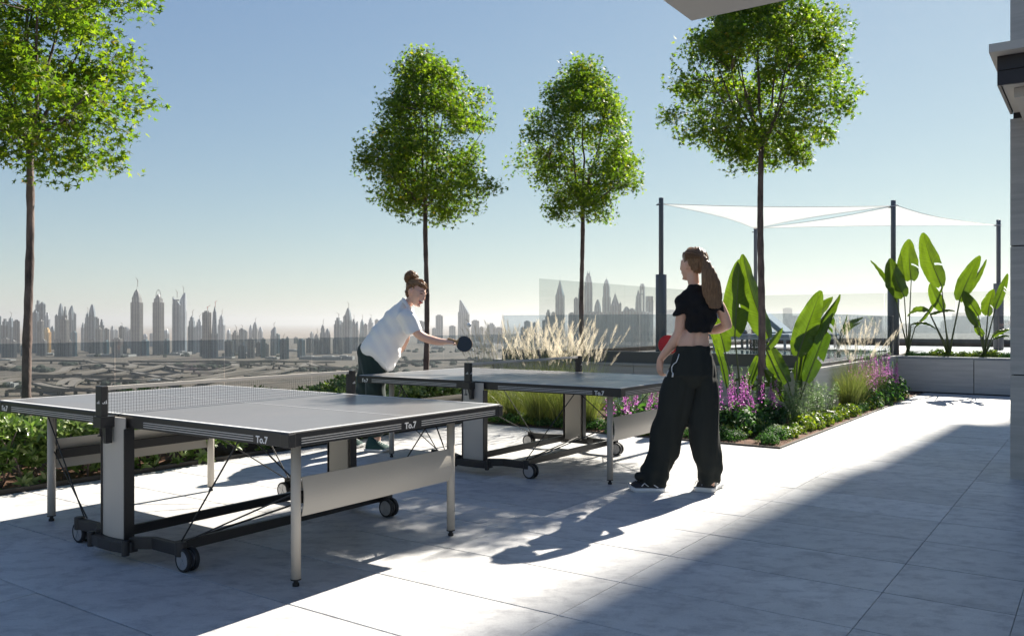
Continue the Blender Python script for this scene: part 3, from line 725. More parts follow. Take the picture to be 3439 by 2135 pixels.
        V = [(p[0], y*.815, ZT+p[1]) for p in prof]+[(p[0], y*.85, ZT+p[1]) for p in prof]
        b.add(V, [tuple(range(k)), tuple(range(2*k-1, k-1, -1))]+[(i, k+i, k+(i+1) % k, (i+1) % k) for i in range(k)])
        b.tube([(-.033, y*.845, ZT-.105), (-.033, y*.845, ZT-.06)], .004, 8); b.tube([(-.033, y*.845, ZT-.112), (-.033, y*.845, ZT-.104)], .013, 14)
        b.build('net_clamp', M['tblack'], po, bevel=.0015)
TA = (-1.878, 5.021); TB = (-.229, 7.491)
t1 = empty('ping_pong_table', (*TA, 0), TH-.001, 'grey outdoor ping pong table in front, nearest the camera, nobody standing at it', 'ping pong table', 'ping pong tables')
make_table(t1)
def copy_tree(o, parent=None):
    c = o.copy(); COL.objects.link(c)
    if parent is not None: c.parent = parent; c.matrix_parent_inverse = o.matrix_parent_inverse.copy()
    for ch in list(o.children): copy_tree(ch, c)
    return c
t2 = copy_tree(t1); t2.location = (*TB, 0); t2["label"] = 'second ping pong table further back, being played by two women'
# ball in flight
b = MB(); b.ell((0, 0, 0), .02, nu=20, nv=14)
ball = b.build('ball', mat('celluloid', (.8, .8, .78), .35), smooth=True); ball.location = PX(1576, 1090.5, 7.4)
tag(ball, 'small white ball in the air just right of the blue paddle', 'ball')
# ================================================================== VEGETATION
# maple leaf template: five pointed lobes, slightly cupped
def star_leaf():
    lob = [(-.0, .16), (62, .52), (26, .30), (0, 1.0), (-26, .30), (-62, .52)]
    pts = []
    tips = [(-118, .55), (-62, .85), (0, 1.0), (62, .85), (118, .55)]; nots = [-90, -31, 31, 90]
    seq = [(-150, .18)]
    for i, (a, r_) in enumerate(tips):
        seq.append((a, r_))
        if i < 4: seq.append((nots[i], .30))
    seq.append((150, .18))
    V = [(0, 0, 0)]+[(r_*math.sin(R(a)), .12+r_*math.cos(R(a)), -.16*r_*r_) for a, r_ in seq]
    n = len(seq); F = [(0, i, i+1) for i in range(1, n)]+[(0, n, 1)]
    return np.array(V)*.5, np.array(F)
SV, SF = star_leaf()

def maple(px, Y, zfork, ztop, width, seed, label, lean=0.0, nleaf=7000, tr=.034, lobes=None):
    g = np.random.default_rng(seed); rr = random.Random(seed)
    base = Vector(((px-CXP)/FPX*Y, Y, 0.0))
    root = empty('maple_tree', base, 0, label, 'tree', 'young trees with clear stems in the planting bed')
    H = ztop-zfork; ctrz = zfork+H*.40
    b = MB(); pts = []; rad = []
    for i in range(26):
        z = (zfork+.05)*i/25; pts.append((math.sin(z*2.1+seed)*.012+lean*z, math.cos(z*1.7+seed)*.012, z)); rad.append(tr*(1.15-.35*i/25)*(1+.07*math.sin(z*21+seed)+.05*math.sin(z*47)))
    rad[0] *= 1.3
    b.tube(pts, rad, 12); trunk = b.build('trunk', M['bark'], root, smooth=True)
    top = Vector(pts[-1])
    # limbs and twigs toward foliage clumps spread through an egg shaped crown
    def env(z):                                 # crown radius by height: broad low, narrowing to the top
        t = (z-zfork+.22*H*.6)/(H*1.13); t = min(max(t, 0), 1)
        return width/2*1.06*(math.sin(math.pi*.5*t/.38)**.8 if t < .38 else (1-((t-.38)/.62)**1.45)**.8)
    limbs = MB(); clumps = []
    nb = 9
    mains = []
    for k in range(nb):
        a = 2*math.pi*k/nb+rr.uniform(-.3, .3); tilt = rr.choice([1.2, .95, .7, .45, .3])
        Lk = H*(.42 if tilt > .9 else .6)
        d = Vector((math.cos(a)*math.sin(tilt), math.sin(a)*math.sin(tilt), math.cos(tilt)))
        p = [top]; dd = d.copy()
        for s_ in range(6):
            dd = (dd+Vector((rr.uniform(-.16, .16), rr.uniform(-.16, .16), .10))).normalized(); q = p[-1]+dd*Lk/6
            p.append(q)
        mains.append(p); limbs.tube(p, [tr*.50*(1-i/7.5) for i in range(7)], 7)
    p = [top]
    for s_ in range(8): p.append(p[-1]+Vector((rr.uniform(-.04, .04), rr.uniform(-.04, .04), H*.86/8)))
    mains.append(p); limbs.tube(p, [tr*.6*(1-i/9.) for i in range(9)], 7)
    allp = [q for m_ in mains for q in m_[2:]]
    tries = 0; ncl = 150
    while len(clumps) < ncl and tries < 14000:
        tries += 1
        z = zfork-.26*H*.55+rr.random()**.85*H*1.12
        e_ = env(z)
        if e_ < .08: continue
        a = rr.uniform(0, 2*math.pi); r_ = e_*math.sqrt(rr.uniform(.05, 1.0))
        bump = .97+.42*mnoise.noise(Vector((math.cos(a)*1.6+seed, math.sin(a)*1.6, z*1.5)))
        r_ *= bump
        c = Vector((top.x+math.cos(a)*r_, top.y+math.sin(a)*r_, z))
        if lobes:
            skip = False
            for (lx, lz, lr) in lobes:          # notches in the outline
                if (c.x-lx)**2+(c.z-lz)**2 < lr*lr: skip = True
            if skip: continue
        if z < zfork+.08 and r_ < .32: continue
        if any((c-c2).length < .15 for c2 in clumps): continue
        clumps.append(c)
    tw = []
    for c in clumps:
        q = min(allp, key=lambda w_: (w_-c).length+max(0, w_.z-c.z)*.8)
        mid = (q+c)/2+Vector((rr.uniform(-.05, .05), rr.uniform(-.05, .05), rr.uniform(-.02, .06)))
        limbs.tube([q, mid, c], [tr*.16, tr*.11, tr*.05], 4); tw.append((q, mid, c))
    limbs.build('branches', M['bark'], root, smooth=True)
    # leaves: at the clumps and along the twigs
    pos = []
    per = nleaf//len(clumps)
    for c, (q, mid, _) in zip(clumps, tw):
        kk = int(per*rr.uniform(.55, 1.4)); s3 = rr.uniform(.08, .14)
        P = np.clip(g.normal(size=(kk, 3)), -1.7, 1.7)*[s3, s3, s3*.8]+np.array(c)
        t = g.random(kk//4)[:, None]; P2 = np.array(mid)*(1-t)+np.array(c)*t+g.normal(size=(kk//4, 3))*.06
        pos += [P, P2]
        # short hanging sprays at the outside
        if rr.random() < .35:
            k2 = 8; o = Vector((c.x-top.x, c.y-top.y, 0)); o = o.normalized() if o.length > 0 else o
            tt = np.linspace(0, 1, k2)[:, None]; P3 = np.array(c)+np.array(o)*tt*.26+np.array([0, 0, 1])*rr.uniform(-.16, .12)*tt+g.normal(size=(k2, 3))*.02
            pos.append(P3)
    pos = np.concatenate(pos); n = len(pos)
    nz = unit(n, g)*.75+np.array([0, -.25, .65]); rot = rot_from_z(nz, g.random(n)*6.28)
    V, F = scatter(SV, SF, pos, rot, g.uniform(.072, .112, n))
    cr = npmesh('leaves', V, F); o = addobj('crown', cr, M['leaf'], root); o["kind"] = 'stuff'
    return root
maple(95, 7.0, 2.70, 5.45, 2.12, 3, 'maple tree at the far left with its crown cut by the picture edge', nleaf=22000, tr=.034)
maple(1431, 12.0, 2.86, 5.16, 1.98, 5, 'maple tree directly behind the bending woman in white', nleaf=17500, tr=.038, lobes=[(-.66, 4.62, .33), (.85, 4.95, .3), (.25, 3.9, .2), (1.2, 3.6, .34)])
maple(1955, 13.2, 3.03, 5.42, 1.9, 8, 'slimmest maple tree rising from the pale feathery grasses', nleaf=15000, tr=.038, lobes=[(.05, 3.95, .2), (-.75, 5.1, .3)])
maple(2556, 10.2, 3.36, 5.8, 2.16, 12, 'nearest maple tree to the right of the standing woman', nleaf=21000, tr=.041, lobes=[(-1.05, 5.0, .3), (1.0, 3.45, .16)])

# generic leaf shapes
def blade_leaf(L=1., W=.3, n=4, cup=.1, droop=.15):
    V = []; F = []
    for i in range(n+1):
        t = i/n; w_ = W*math.sin(math.pi*min(1, t*.9+.1))**.8*(1 if i < n else 0.0)+.004
        z = -droop*t*t*L
        V += [(-w_/2, t*L, z+cup*w_), (0, t*L, z), (w_/2, t*L, z+cup*w_)]
    for i in range(n):
        a = 3*i; F += [(a, a+1, a+4, a+3), (a+1, a+2, a+5, a+4)]
    return np.array(V), np.array(F)

# clipped hedge along the left edge of the terrace
def hedge():
    root = empty('hedge', UV(-7.36, 4, 0), TH, 'glossy leaved green hedge running along the left edge of the terrace', 'hedge')
    g = np.random.default_rng(21)
    LV, LF = blade_leaf(1, .36, 3, .15, .12)
    n = 9500
    u = g.uniform(-.74, .74, n); v = g.uniform(-5.2, 4.1, n)
    top = .47+.05*np.sin(v*2.3)+.04*np.sin(v*5.1+u*3)+g.normal(size=n)*.025
    z = np.empty(n)
    # most rosettes on the top, the front face and a rounded shoulder
    w_ = g.random(n)
    fr = w_ < .5
    z[fr] = g.uniform(.03, .49, fr.sum()); u[fr] = .66+g.normal(size=fr.sum())*.05+.09*np.sin(v[fr]*3+z[fr]*6)-.35*np.clip(.18-z[fr], 0, 1)
    sh = ~fr; z[sh] = top[sh]-np.abs(g.normal(size=sh.sum()))*.06-np.clip(np.abs(u[sh])-.55, 0, 1)*.35
    keep = ~(fr & (z < .17) & (g.random(n) < .8)); u, v, z = u[keep], v[keep], z[keep]; fr = fr[keep]; n = len(u)
    pos = np.stack([u, v, z], 1)
    up = np.where(fr[:, None], np.array([[1.0, -.1, .55]]), np.array([[.15, 0, 1.0]]))+g.normal(size=(n, 3))*.38
    per = 6
    P = np.repeat(pos, per, 0); Z = np.repeat(up, per, 0); roll = np.tile(np.arange(per)*2*math.pi/per, n)+np.repeat(g.random(n)*6.28, per)
    Rm = rot_from_z(Z, roll)
    tl = g.uniform(.35, .9, n*per); c, s_ = np.cos(tl), np.sin(tl)      # leaves rise out of the rosette
    T = np.zeros((n*per, 3, 3)); T[:, 0, 0] = 1; T[:, 1, 1] = c; T[:, 1, 2] = -s_; T[:, 2, 1] = s_; T[:, 2, 2] = c
    V, F = scatter(LV, LF, P, np.einsum('nij,njk->nik', Rm, T), g.uniform(.05, .088, n*per))
    o = addobj('foliage', npmesh('hedge_leaves', V, F), M['hedge'], root); o["kind"] = 'stuff'
    b = MB()
    for k in range(230):
        v0 = rng.uniform(-5, 4); u0 = rng.uniform(.1, .62); 
        p = [Vector((u0, v0, 0))]; d = Vector((rng.uniform(-.2, .35), rng.uniform(-.4, .4), 1))
        for s_ in range(4): d += Vector((rng.uniform(-.2, .2), rng.uniform(-.2, .2), 0)); p.append(p[-1]+d.normalized()*.12)
        b.tube(p, [.008, .007, .006, .005, .003], 5)
    b.build('stems', M['bark'], root)
hedge()

# grass tussocks with feathery plumes
def tussock(name, pos, h, spread, nbl, npl, plh, label, seed, group='feathery grass tussocks', bm='grass'):
    g = np.random.default_rng(seed); rr = random.Random(seed)
    root = empty(name, pos, 0, label, 'ornamental grass', group)
    seg = 5; Vs = []; Fs = []; o = 0
    def blade(L, az, tilt, w_, curve, x0, y0, z0=0, droop=1.0):
        pts = []; x, y, z = x0, y0, z0; th = tilt
        for i in range(seg+1):
            pts.append((x, y, z)); th += curve/seg*(i+1)*.5
            x += math.cos(az)*math.sin(th)*L/seg; y += math.sin(az)*math.sin(th)*L/seg; z += math.cos(th)*L/seg
        px_, py_ = -math.sin(az), math.cos(az); V = []
        a2 = rr.uniform(0, 3.14); px_, py_ = math.cos(a2), math.sin(a2)
        for i, p in enumerate(pts):
            q = w_*(1-i/seg*.92); V += [(p[0]-px_*q, p[1]-py_*q, p[2]), (p[0]+px_*q, p[1]+py_*q, p[2])]
        return V, [(2*i, 2*i+1, 2*i+3, 2*i+2) for i in range(seg)], pts
    for k in range(nbl):
        az = rr.uniform(0, 6.28); r0 = abs(rr.gauss(0, .06)); L = h*rr.uniform(.5, 1.1)
        V, F, _ = blade(L, az, abs(rr.gauss(.12, .22))*spread, rr.uniform(.0012, .0024), rr.uniform(.1, .75)*spread, math.cos(az)*r0, math.sin(az)*r0)
        Vs += V; Fs += [tuple(i+o for i in f) for f in F]; o += len(V)
    me = npmesh('blades', np.array(Vs), np.array(Fs)); ob = addobj('blades', me, M[bm], root); ob["kind"] = 'stuff'
    if npl:
        LV, LF = np.array([(-.06, 0, 0), (.06, 0, 0), (.0, 1, 0)]), np.array([(0, 1, 2)])
        stems = MB(); P = []; D = []; sc = []
        for k in range(npl):
            az = rr.uniform(0, 6.28); L = plh*rr.uniform(.72, 1.04); tl = abs(rr.gauss(.02, .16))+.03
            V, F, pts = blade(L, az, tl, .001, rr.uniform(.05, .3), rr.gauss(0, .05), rr.gauss(0, .05))
            stems.tube([pts[0], pts[2], pts[4], pts[5]], .0012, 3)
            pts = [Vector(q) for q in pts]; pl = rr.uniform(.16, .27)
            dend = (pts[5]-pts[4]).normalized(); st = pts[5]-dend*pl*.5
            m_ = 85
            t = g.random(m_); ctr = np.array(st)[None]+np.array(dend)[None]*(t*pl)[:, None]
            rad = .009*np.sin(np.pi*np.clip(t*.9+.08, 0, 1))
            P.append(ctr+g.normal(size=(m_, 3))*rad[:, None]); dd = np.array(dend)[None]+g.normal(size=(m_, 3))*.22; D.append(dd); sc.append(g.uniform(.03, .065, m_))
        stems.build('stalks', M['grass'], root)
        P = np.concatenate(P); D = np.concatenate(D); sc = np.concatenate(sc); Rm = rot_from_z(D, g.random(len(P))*6.28)
        Rm = np.stack([Rm[:, :, 0], Rm[:, :, 2], Rm[:, :, 1]], 2)
        V, F = scatter(LV*[.35, 1, 1], LF, P, Rm, sc); ob = addobj('plumes', npmesh('plumes', V, F), M['plume'], root); ob["kind"] = 'stuff'
    return root
gx = [(1622, 10.6), (1668, 11.4), (1722, 10.3), (1770, 11.2), (1820, 10.0), (1866, 10.9), (1912, 10.1), (1960, 10.9), (1700, 9.6), (1790, 9.4), (1900, 9.3), (1840, 11.6)]
for i, (x, Y) in enumerate(gx):
    P = PX(x, 0, Y); P.z = .02
    uu, vv = CU*P.x+SU*P.y, -SU*P.x+CU*P.y
    if vv < 8.25: P = UV(uu, 8.3, .02)
    if vv > 10.7: P = UV(uu, 10.7, .02)
    tussock('grass_tussock', P, .74, 1.0, 620, 17, 1.16, 'pale plumed grass tussock behind the far table', 50+i)
for i, (x, Y) in enumerate([(2816, 11.6), (2872, 11.9), (2905, 12.4)]):
    P = PX(x, 0, Y); uu, vv = CU*P.x+SU*P.y, -SU*P.x+CU*P.y; P = UV(-2.96, vv, .02)
    tussock('grass_tussock', P, .72, .8, 760, 14, 1.18, 'plumed grass tussock by the side wall', 80+i, 'grass tussocks by the deck wall')

# low cushions of groundcover along the bed edge
def mound_mesh(seed, fine=True, r=.17):
    g = np.random.default_rng(seed); n = 620 if fine else 330
    d = unit(n, g); d[:, 2] = np.abs(d[:, 2]); rad = r*(.78+.25*g.random(n))*(1+.12*np.sin(d[:, 0]*7+seed)+.1*np.cos(d[:, 1]*9))
    P = d*rad[:, None]*[1, 1, .82]
    LV, LF = blade_leaf(1, .42 if fine else .75, 2, .2, .2)
    Rm = rot_from_z(d+g.normal(size=(n, 3))*.35, g.random(n)*6.28); s_ = g.uniform(.018, .034, n) if fine else g.uniform(.03, .058, n)
    V, F = scatter(LV, LF, P, Rm, s_)
    n2 = 130; P2 = unit(n2, g)*r*.5; P2[:, 2] = np.abs(P2[:, 2]); V2, F2 = scatter(LV, LF, P2, rot_from_z(unit(n2, g), g.random(n2)*6.28), np.full(n2, .06))
    V, F = join_np([(V, F), (V2, F2)])
    return npmesh('cushion_leaves', V, F)
MD = []
for s_ in range(4): me = mound_mesh(200+s_); me.materials.append(M['mound']); MD.append(me)
for s_ in range(4): me = mound_mesh(220+s_, False); me.materials.append(M['moundy']); MD.append(me)
def mound(P, kind, sc=1., label=None, group=None):
    me = MD[(4 if kind else 0)+rng.randrange(4)]
    o = linked('groundcover_cushion', me, None, P, (0, 0, rng.uniform(0, 6.28)), (sc, sc*rng.uniform(.85, 1.15), sc*rng.uniform(.8, 1.1)))
    return tag(o, label or ('yellow green' if kind else 'dark green')+' low cushion plant at the bed edge', 'groundcover plant', group or ('yellow green' if kind else 'dark green')+' cushions in the planting bed')
# a row along the bed edge facing the tables, and along the long edge to the right
for k in range(17):
    u = -3.0-.235*k
    if k: mound(UV(u, 8.24+rng.uniform(-.03, .05), .02), 1 if k in (5, 9, 12) else 0, rng.uniform(.75, 1.05))
for k in range(22):
    v = 8.22+.31*k
    mound(UV(-2.86+rng.uniform(-.03, .02), v, .02), 0 if k < 2 or k in (7, 11, 12, 16) else 1, rng.uniform(.72, 1.0))
for k in range(16):
    mound(UV(rng.uniform(-4.6, -3.0), rng.uniform(8.45, 9.4), .02), k % 3 == 0, rng.uniform(.8, 1.15), label=None)
for k in range(16):
    u = -2.95+.22*k; mound(UV(u, 16.3+rng.uniform(-.06, .06), .63), 0 if k in (0, 1, 7, 11, 14, 15) else 1, rng.uniform(.7, .95),
        ('yellow green' if k not in (0, 1, 7, 11, 14, 15) else 'dark green')+' low cushion plant in the raised planter under the strelitzias', ('yellow green' if k not in (0, 1, 7, 11, 14, 15) else 'dark green')+' cushions in the raised planter')

# leafy perennials with magenta flower spikes
def salvia(P, h, r, nsp, label, seed, grp):
    g = np.random.default_rng(seed); rr = random.Random(seed)
    root = empty('flowering_perennial', P, 0, label, 'flowering plant', grp)
    LV, LF = blade_leaf(1, .45, 3, .15, .25)
    n = 420; a = g.random(n)*6.28; rad = r*np.sqrt(g.random(n)); z = g.random(n)*h*.52*(1-.45*(rad/r)**2)
    P1 = np.stack([np.cos(a)*rad, np.sin(a)*rad, z], 1)
    Z = np.stack([np.cos(a)*.7, np.sin(a)*.7, np.full(n, .8)], 1)+g.normal(size=(n, 3))*.45
    V, F = scatter(LV, LF, P1, rot_from_z(Z, g.random(n)*6.28), g.uniform(.05, .095, n))
    o = addobj('foliage', npmesh('foliage', V, F), M['mound'], root); o["kind"] = 'stuff'
    st = MB(); PP = []; SS = []
    FV, FF = np.array([(0, 0, 0), (.5, .3, .2), (.2, 1, .1), (-.4, .7, .3), (-.3, .1, -.3)]), np.array([(0, 1, 2), (0, 2, 3), (0, 3, 4)])
    Gp = []
    for k in range(nsp):
        aa = rr.uniform(0, 6.28); r0 = r*.75*math.sqrt(rr.random()); x, y = math.cos(aa)*r0, math.sin(aa)*r0
        hh = h*rr.uniform(.72, 1.05); tx, ty = x*1.25+rr.gauss(0, .03), y*1.25+rr.gauss(0, .03)
        st.tube([(x, y, 0), (x*1.1, y*1.1, hh*.5), (tx, ty, hh)], [.003, .0025, .0012], 4)
        m_ = 62; t = g.random(m_)**.8; zc = hh*(.42+.5*t); f = zc/hh
        cx = x*1.1+(tx-x*1.1)*(f-.5)*2; cy = y*1.1+(ty-y*1.1)*(f-.5)*2; ra = .024*(1-t*.8)
        PP.append(np.stack([cx+g.normal(size=m_)*ra, cy+g.normal(size=m_)*ra, zc], 1)); SS.append(g.uniform(.016, .028, m_)*(1-t*.45))
        m2 = 30; t = g.random(m2); zc = hh*(.88+.16*t); Gp.append(np.stack([tx+g.normal(size=m2)*.006*(1.2-t), ty+g.normal(size=m2)*.006*(1.2-t), zc], 1))
    st.build('stems', M['stalk'], root)
    P2 = np.concatenate(PP); s2 = np.concatenate(SS); V, F = scatter(FV, FF, P2, rot_from_z(unit(len(P2), g), g.random(len(P2))*6.28), s2)
    o = addobj('flower_spikes', npmesh('flower_spikes', V, F), M['flower'], root); o["kind"] = 'stuff'
    P2 = np.concatenate(Gp); V, F = scatter(FV, FF, P2, rot_from_z(unit(len(P2), g), g.random(len(P2))*6.28), np.full(len(P2), .012))
    o = addobj('buds', npmesh('buds', V, F), M['rosem'], root); o["kind"] = 'stuff'
fl = [((2090, 9.3), .50, .20, 7), ((2150, 9.55), .55, .24, 9), ((2218, 9.8), .55, .22, 7), ((2430, 9.15), .62, .2, 5), ((2478, 9.05), .70, .2, 7), ((2516, 9.5), .58, .18, 4), ((2585, 9.9), .6, .2, 6)]
for i, ((x, Y), h, r, n) in enumerate(fl):
    P = PX(x, 0, Y); P.z = .02
    salvia(P, h, r, n, 'magenta flower spikes ' + ('behind the far corner of the second table' if i < 3 else 'between standing woman and nearest trunk'), 300+i, 'magenta flowers behind the second table' if i < 3 else 'magenta flowers between woman and trunk')
for i, (v, h, r, n) in enumerate([(12.5, .74, .24, 11), (13.1, .80, .26, 15), (13.8, .78, .26, 13), (14.5, .74, .24, 9)]):
    salvia(UV(-2.9, v, .02), h, r, n, 'magenta flower spikes at the far end of the bed', 330+i, 'magenta flowers by the deck wall')

# feathery silver green sprigs (rosemary like)
def sprigs(P, h, r, n, label, seed, grp):
    g = np.random.default_rng(seed); rr = random.Random(seed); root = empty('rosemary_bush', P, 0, label, 'bush', grp)
    LV, LF = blade_leaf(1, .13, 2, .1, .1); st = MB(); PP = []; ZZ = []
    for k in range(n):
        aa = rr.uniform(0, 6.28); r0 = r*.6*math.sqrt(rr.random()); x, y = math.cos(aa)*r0, math.sin(aa)*r0; hh = h*rr.uniform(.55, 1.05)
        tx, ty = x*1.5+rr.gauss(0, .04), y*1.5+rr.gauss(0, .04); st.tube([(x, y, 0), (tx, ty, hh)], [.003, .001], 4)
        m_ = 75; t = .12+.9*g.random(m_); PP.append(np.stack([x+(tx-x)*t, y+(ty-y)*t, hh*t], 1)); ZZ.append(unit(m_, g)*[1, 1, .3]+[0, 0, .25])
    st.build('stems', M['stalk'], root)
    P2 = np.concatenate(PP); Z = np.concatenate(ZZ); m_ = len(P2); Rm = rot_from_z(Z, g.random(m_)*6.28); Rm = np.stack([Rm[:, :, 0], Rm[:, :, 2], Rm[:, :, 1]], 2)
    V, F = scatter(LV, LF, P2, Rm, g.uniform(.03, .05, m_)); o = addobj('foliage', npmesh('sprig_leaves', V, F), M['rosem'], root); o["kind"] = 'stuff'
for i, (x, Y, h) in enumerate([(2662, 9.9, .55), (2700, 10.15, .6), (2745, 10.6, .55), (2780, 11.0, .5)]):
    P = PX(x, 0, Y); P.z = .02; sprigs(P, h*.85, .17, 17, 'silvery green feathery bush in front of the stone side wall', 400+i, 'feathery bushes at the side wall')
for i, (x, Y, h) in enumerate([(2110, 10.6, .50), (2165, 10.8, .44), (2200, 10.4, .42), (2060, 11.0, .45), (2560, 10.2, .5)]):
    P = PX(x, 0, Y); P.z = .02; sprigs(P, h, .16, 16, 'silvery green feathery bush in front of the pool deck wall', 410+i, 'feathery bushes at the front deck wall')

# big leaved strelitzias: every leaf a part, stalk as its sub-part
def strel_leaf(rootp, base, tip, width, parent, o0, bend=.12, fold=.25, twist=0., tears=0, seed=0, droop=None, wav=.5):
    rr = random.Random(seed); rootp, base, tip = Vector(rootp), Vector(base), Vector(tip)
    ax = tip-base; L = ax.length; ax.normalize()
    view = Vector((0, 1, 0)); side = ax.cross(view).normalized(); nrm = side.cross(ax).normalized()
    c_, s_ = math.cos(twist), math.sin(twist); side, nrm = side*c_+nrm*s_, nrm*c_-side*s_
    n = 26; m_ = 5; V = []; F = []
    tear = sorted(rr.uniform(.25, .95) for _ in range(tears)); tside = [rr.choice((-1, 1)) for _ in tear]
    def prof(t): return (math.sin(math.pi*min(1, (t*.94+.03))**.85))**.62*(1 if t < .97 else .7)
    ctr = []
    for i in range(n+1):
        t = i/n; d = droop.normalized()*droop.length*t*t if droop is not None else Vector()
        p = base+ax*(t*L)+nrm*(bend*L*math.sin(math.pi*t)*.6)+d; ctr.append(p)
    for i in range(n+1):
        t = i/n; hw = width/2*prof(t); p = ctr[i]
        for j in range(-m_, m_+1):
            q = j/m_; e_ = abs(q)
            wv = wav*.022*math.sin(t*17+q*2+seed)*e_*e_*width/.25+wav*.012*math.sin(t*41+seed*2)*e_**3
            V.append(p+side*(hw*q*math.cos(fold*e_))+nrm*(hw*e_*math.sin(fold*1.6)+wv)-ax*(e_**2*hw*.35))
    k = 2*m_+1
    for i in range(n):
        for j in range(2*m_):
            sd_ = -1 if j < m_ else 1; depth = abs(j+.5-m_)/m_
            if any(abs((i+.5)/n-tr) < .022 and ts == sd_ and depth > .25 for tr, ts in zip(tear, tside)): continue
            F.append((i*k+j, (i+1)*k+j, (i+1)*k+j+1, i*k+j+1))
    b = MB(); b.add([v-o0 for v in V], F); lf = b.build('leaf', M['strel'], parent, smooth=True)
    ul = lf.data.uv_layers.new(name='UVMap'); vi = [l.vertex_index for l in lf.data.loops]
    ul.data.foreach_set('uv', [c_2 for v_ in vi for c_2 in ((v_ % (2*m_+1)-m_)/m_, (v_//(2*m_+1))/n)])
    b = MB(); mid = rootp*.45+base*.55; mid += Vector((0, 0, 1))*.02
    q = [rootp, rootp*.75+base*.25+(base-rootp).normalized()*0+Vector((0, 0, (base-rootp).length*.05)), mid, base]
    pts = q+[ctr[i]-nrm*.004 for i in range(3, n+1, 3)]
    rad = [.019, .014, .011, .009]+[.008*(1-.8*i/8) for i in range(len(pts)-4)]
    b.tube([p-o0 for p in pts], rad, 8); b.build('stalk', M['stalk'], lf, smooth=True)
def strel_plant(zoom, root_px, Y, leaves, label, ground=None):
    ox, oy, sc = zoom
    def W(x, y, dy=0.): return PX(ox+x/sc, oy+y/sc, Y+dy)
    r0 = W(*root_px); 
    if ground is not None: r0.z = ground
    root = empty('strelitzia_plant', r0, 0, label, 'strelitzia')
    mpp = sc*FPX/Y
    for i, lf in enumerate(leaves):
        (bx, by), (tx, ty), w_, kw = lf
        kw = dict(kw); dyb, dyt = kw.pop('dy', (0, 0)); dr = kw.pop('dr', None)
        b_, t_ = W(bx, by, dyb), W(tx, ty, dyt)
        strel_leaf(r0+Vector((rng.uniform(-.02, .02), rng.uniform(-.02, .02), 0)), b_, t_, w_/mpp, root, r0, seed=i*7+3, droop=(Vector(dr) if dr else None), **kw)
    b = MB(); b.tube([(0, 0, -.03), (0, 0, .12)], [.05, .03], 10); b.build('stem', M['stalk'], root, smooth=True)
Z5 = (2350, 800, 2.1)
strel_plant(Z5, (672, 1300), 10.4, [
    ((690, 830), (855, 368), 172, dict(dy=(-.05, -.1), bend=.1, twist=.15, wav=.8)),
    ((735, 715), (990, 395), 105, dict(dy=(.1, .2), fold=.7, twist=.9, bend=.05)),
    ((740, 700), (940, 415), 120, dict(dy=(.15, .35), fold=.3, twist=-.3)),
    ((752, 1010), (945, 518), 138, dict(dy=(-.12, -.05), fold=.3, tears=4, twist=.2)),
    ((718, 1058), (792, 715), 118, dict(dy=(-.05, .1), fold=.4, twist=-.5)),
    ((600, 1150), (458, 925), 90, dict(dy=(-.2, -.25), twist=.4)),
    ((622, 1015), (487, 735), 150, dict(dy=(-.1, -.1), twist=-.2)),
    ((466, 778), (584, 630), 74, dict(dy=(-.15, -.15), fold=.8, twist=.5)),
    ((730, 1270), (955, 1225), 62, dict(dy=(-.2, -.35), bend=-.28, fold=.2, twist=.6)),
    ((640, 1280), (500, 1160), 56, dict(dy=(-.2, -.3), twist=.9)),
    ((720, 1310), (900, 1295), 40, dict(dy=(-.25, -.4), bend=-.2, twist=1.0)),
    ((545, 960), (690, 930), 50, dict(dy=(.3, .4), bend=-.2, twist=1.2)),
], 'large strelitzia with broad paddle leaves just right of the nearest trunk', .03)
strel_plant(Z5, (290, 1190), 10.6, [
    ((247, 690), (282, 148), 188, dict(dy=(.0, .0), fold=.15, twist=.1, bend=.06, tears=1)),
    ((490, 700), (300, 112), 190, dict(dy=(.1, .12), fold=.3, twist=-.25)),
    ((178, 800), (115, 560), 125, dict(dy=(.1, .1), twist=.3)),
    ((190, 1050), (70, 640), 60, dict(dy=(.2, .25), twist=.7)),
    ((322, 1060), (412, 815), 78, dict(dy=(-.1, -.1), twist=.5)),
    ((345, 1060), (560, 1010), 70, dict(dy=(.1, .2), bend=-.2, twist=.8)),
    ((250, 1000), (430, 1010), 46, dict(dy=(.3, .4), bend=-.3, twist=1.0)),
], 'tall strelitzia with two huge upright leaves behind the standing woman', .03)
Z6 = (2800, 700, 2.16)
strel_plant(Z6, (538, 1015), 15.25, [
    ((562, 520), (545, 222), 158, dict(dy=(.1, .15), tears=1, twist=.1)),
    ((512, 640), (405, 362), 158, dict(dy=(-.1, -.1), fold=.2, twist=-.1)),
    ((455, 680), (268, 378), 46, dict(dy=(.1, .1), twist=1.0)),
    ((590, 860), (805, 530), 34, dict(dy=(-.1, -.2), twist=1.1)),
    ((560, 840), (742, 872), 34, dict(dy=(-.2, -.3), bend=-.35, twist=.9)),
], 'strelitzia in the raised planter, leftmost, next to the mast', .64)
strel_plant(Z6, (836, 1015), 14.86, [
    ((782, 562), (645, 176), 150, dict(dy=(-.1, -.1), fold=.2, tears=1, twist=.1)),
    ((912, 668), (1062, 342), 120, dict(dy=(-.1, -.1), fold=.25, twist=.1)),
    ((918, 655), (1108, 370), 56, dict(dy=(.1, .1), fold=.6, twist=.8)),
    ((792, 735), (697, 545), 96, dict(dy=(.1, .1), twist=.2)),
    ((690, 745), (534, 785), 62, dict(dy=(-.2, -.3), bend=.3, twist=.8)),
    ((700, 770), (880, 742), 40, dict(dy=(.2, .3), bend=-.2, twist=1.0)),
], 'strelitzia in the raised planter, middle one with the tallest leaf', .64)
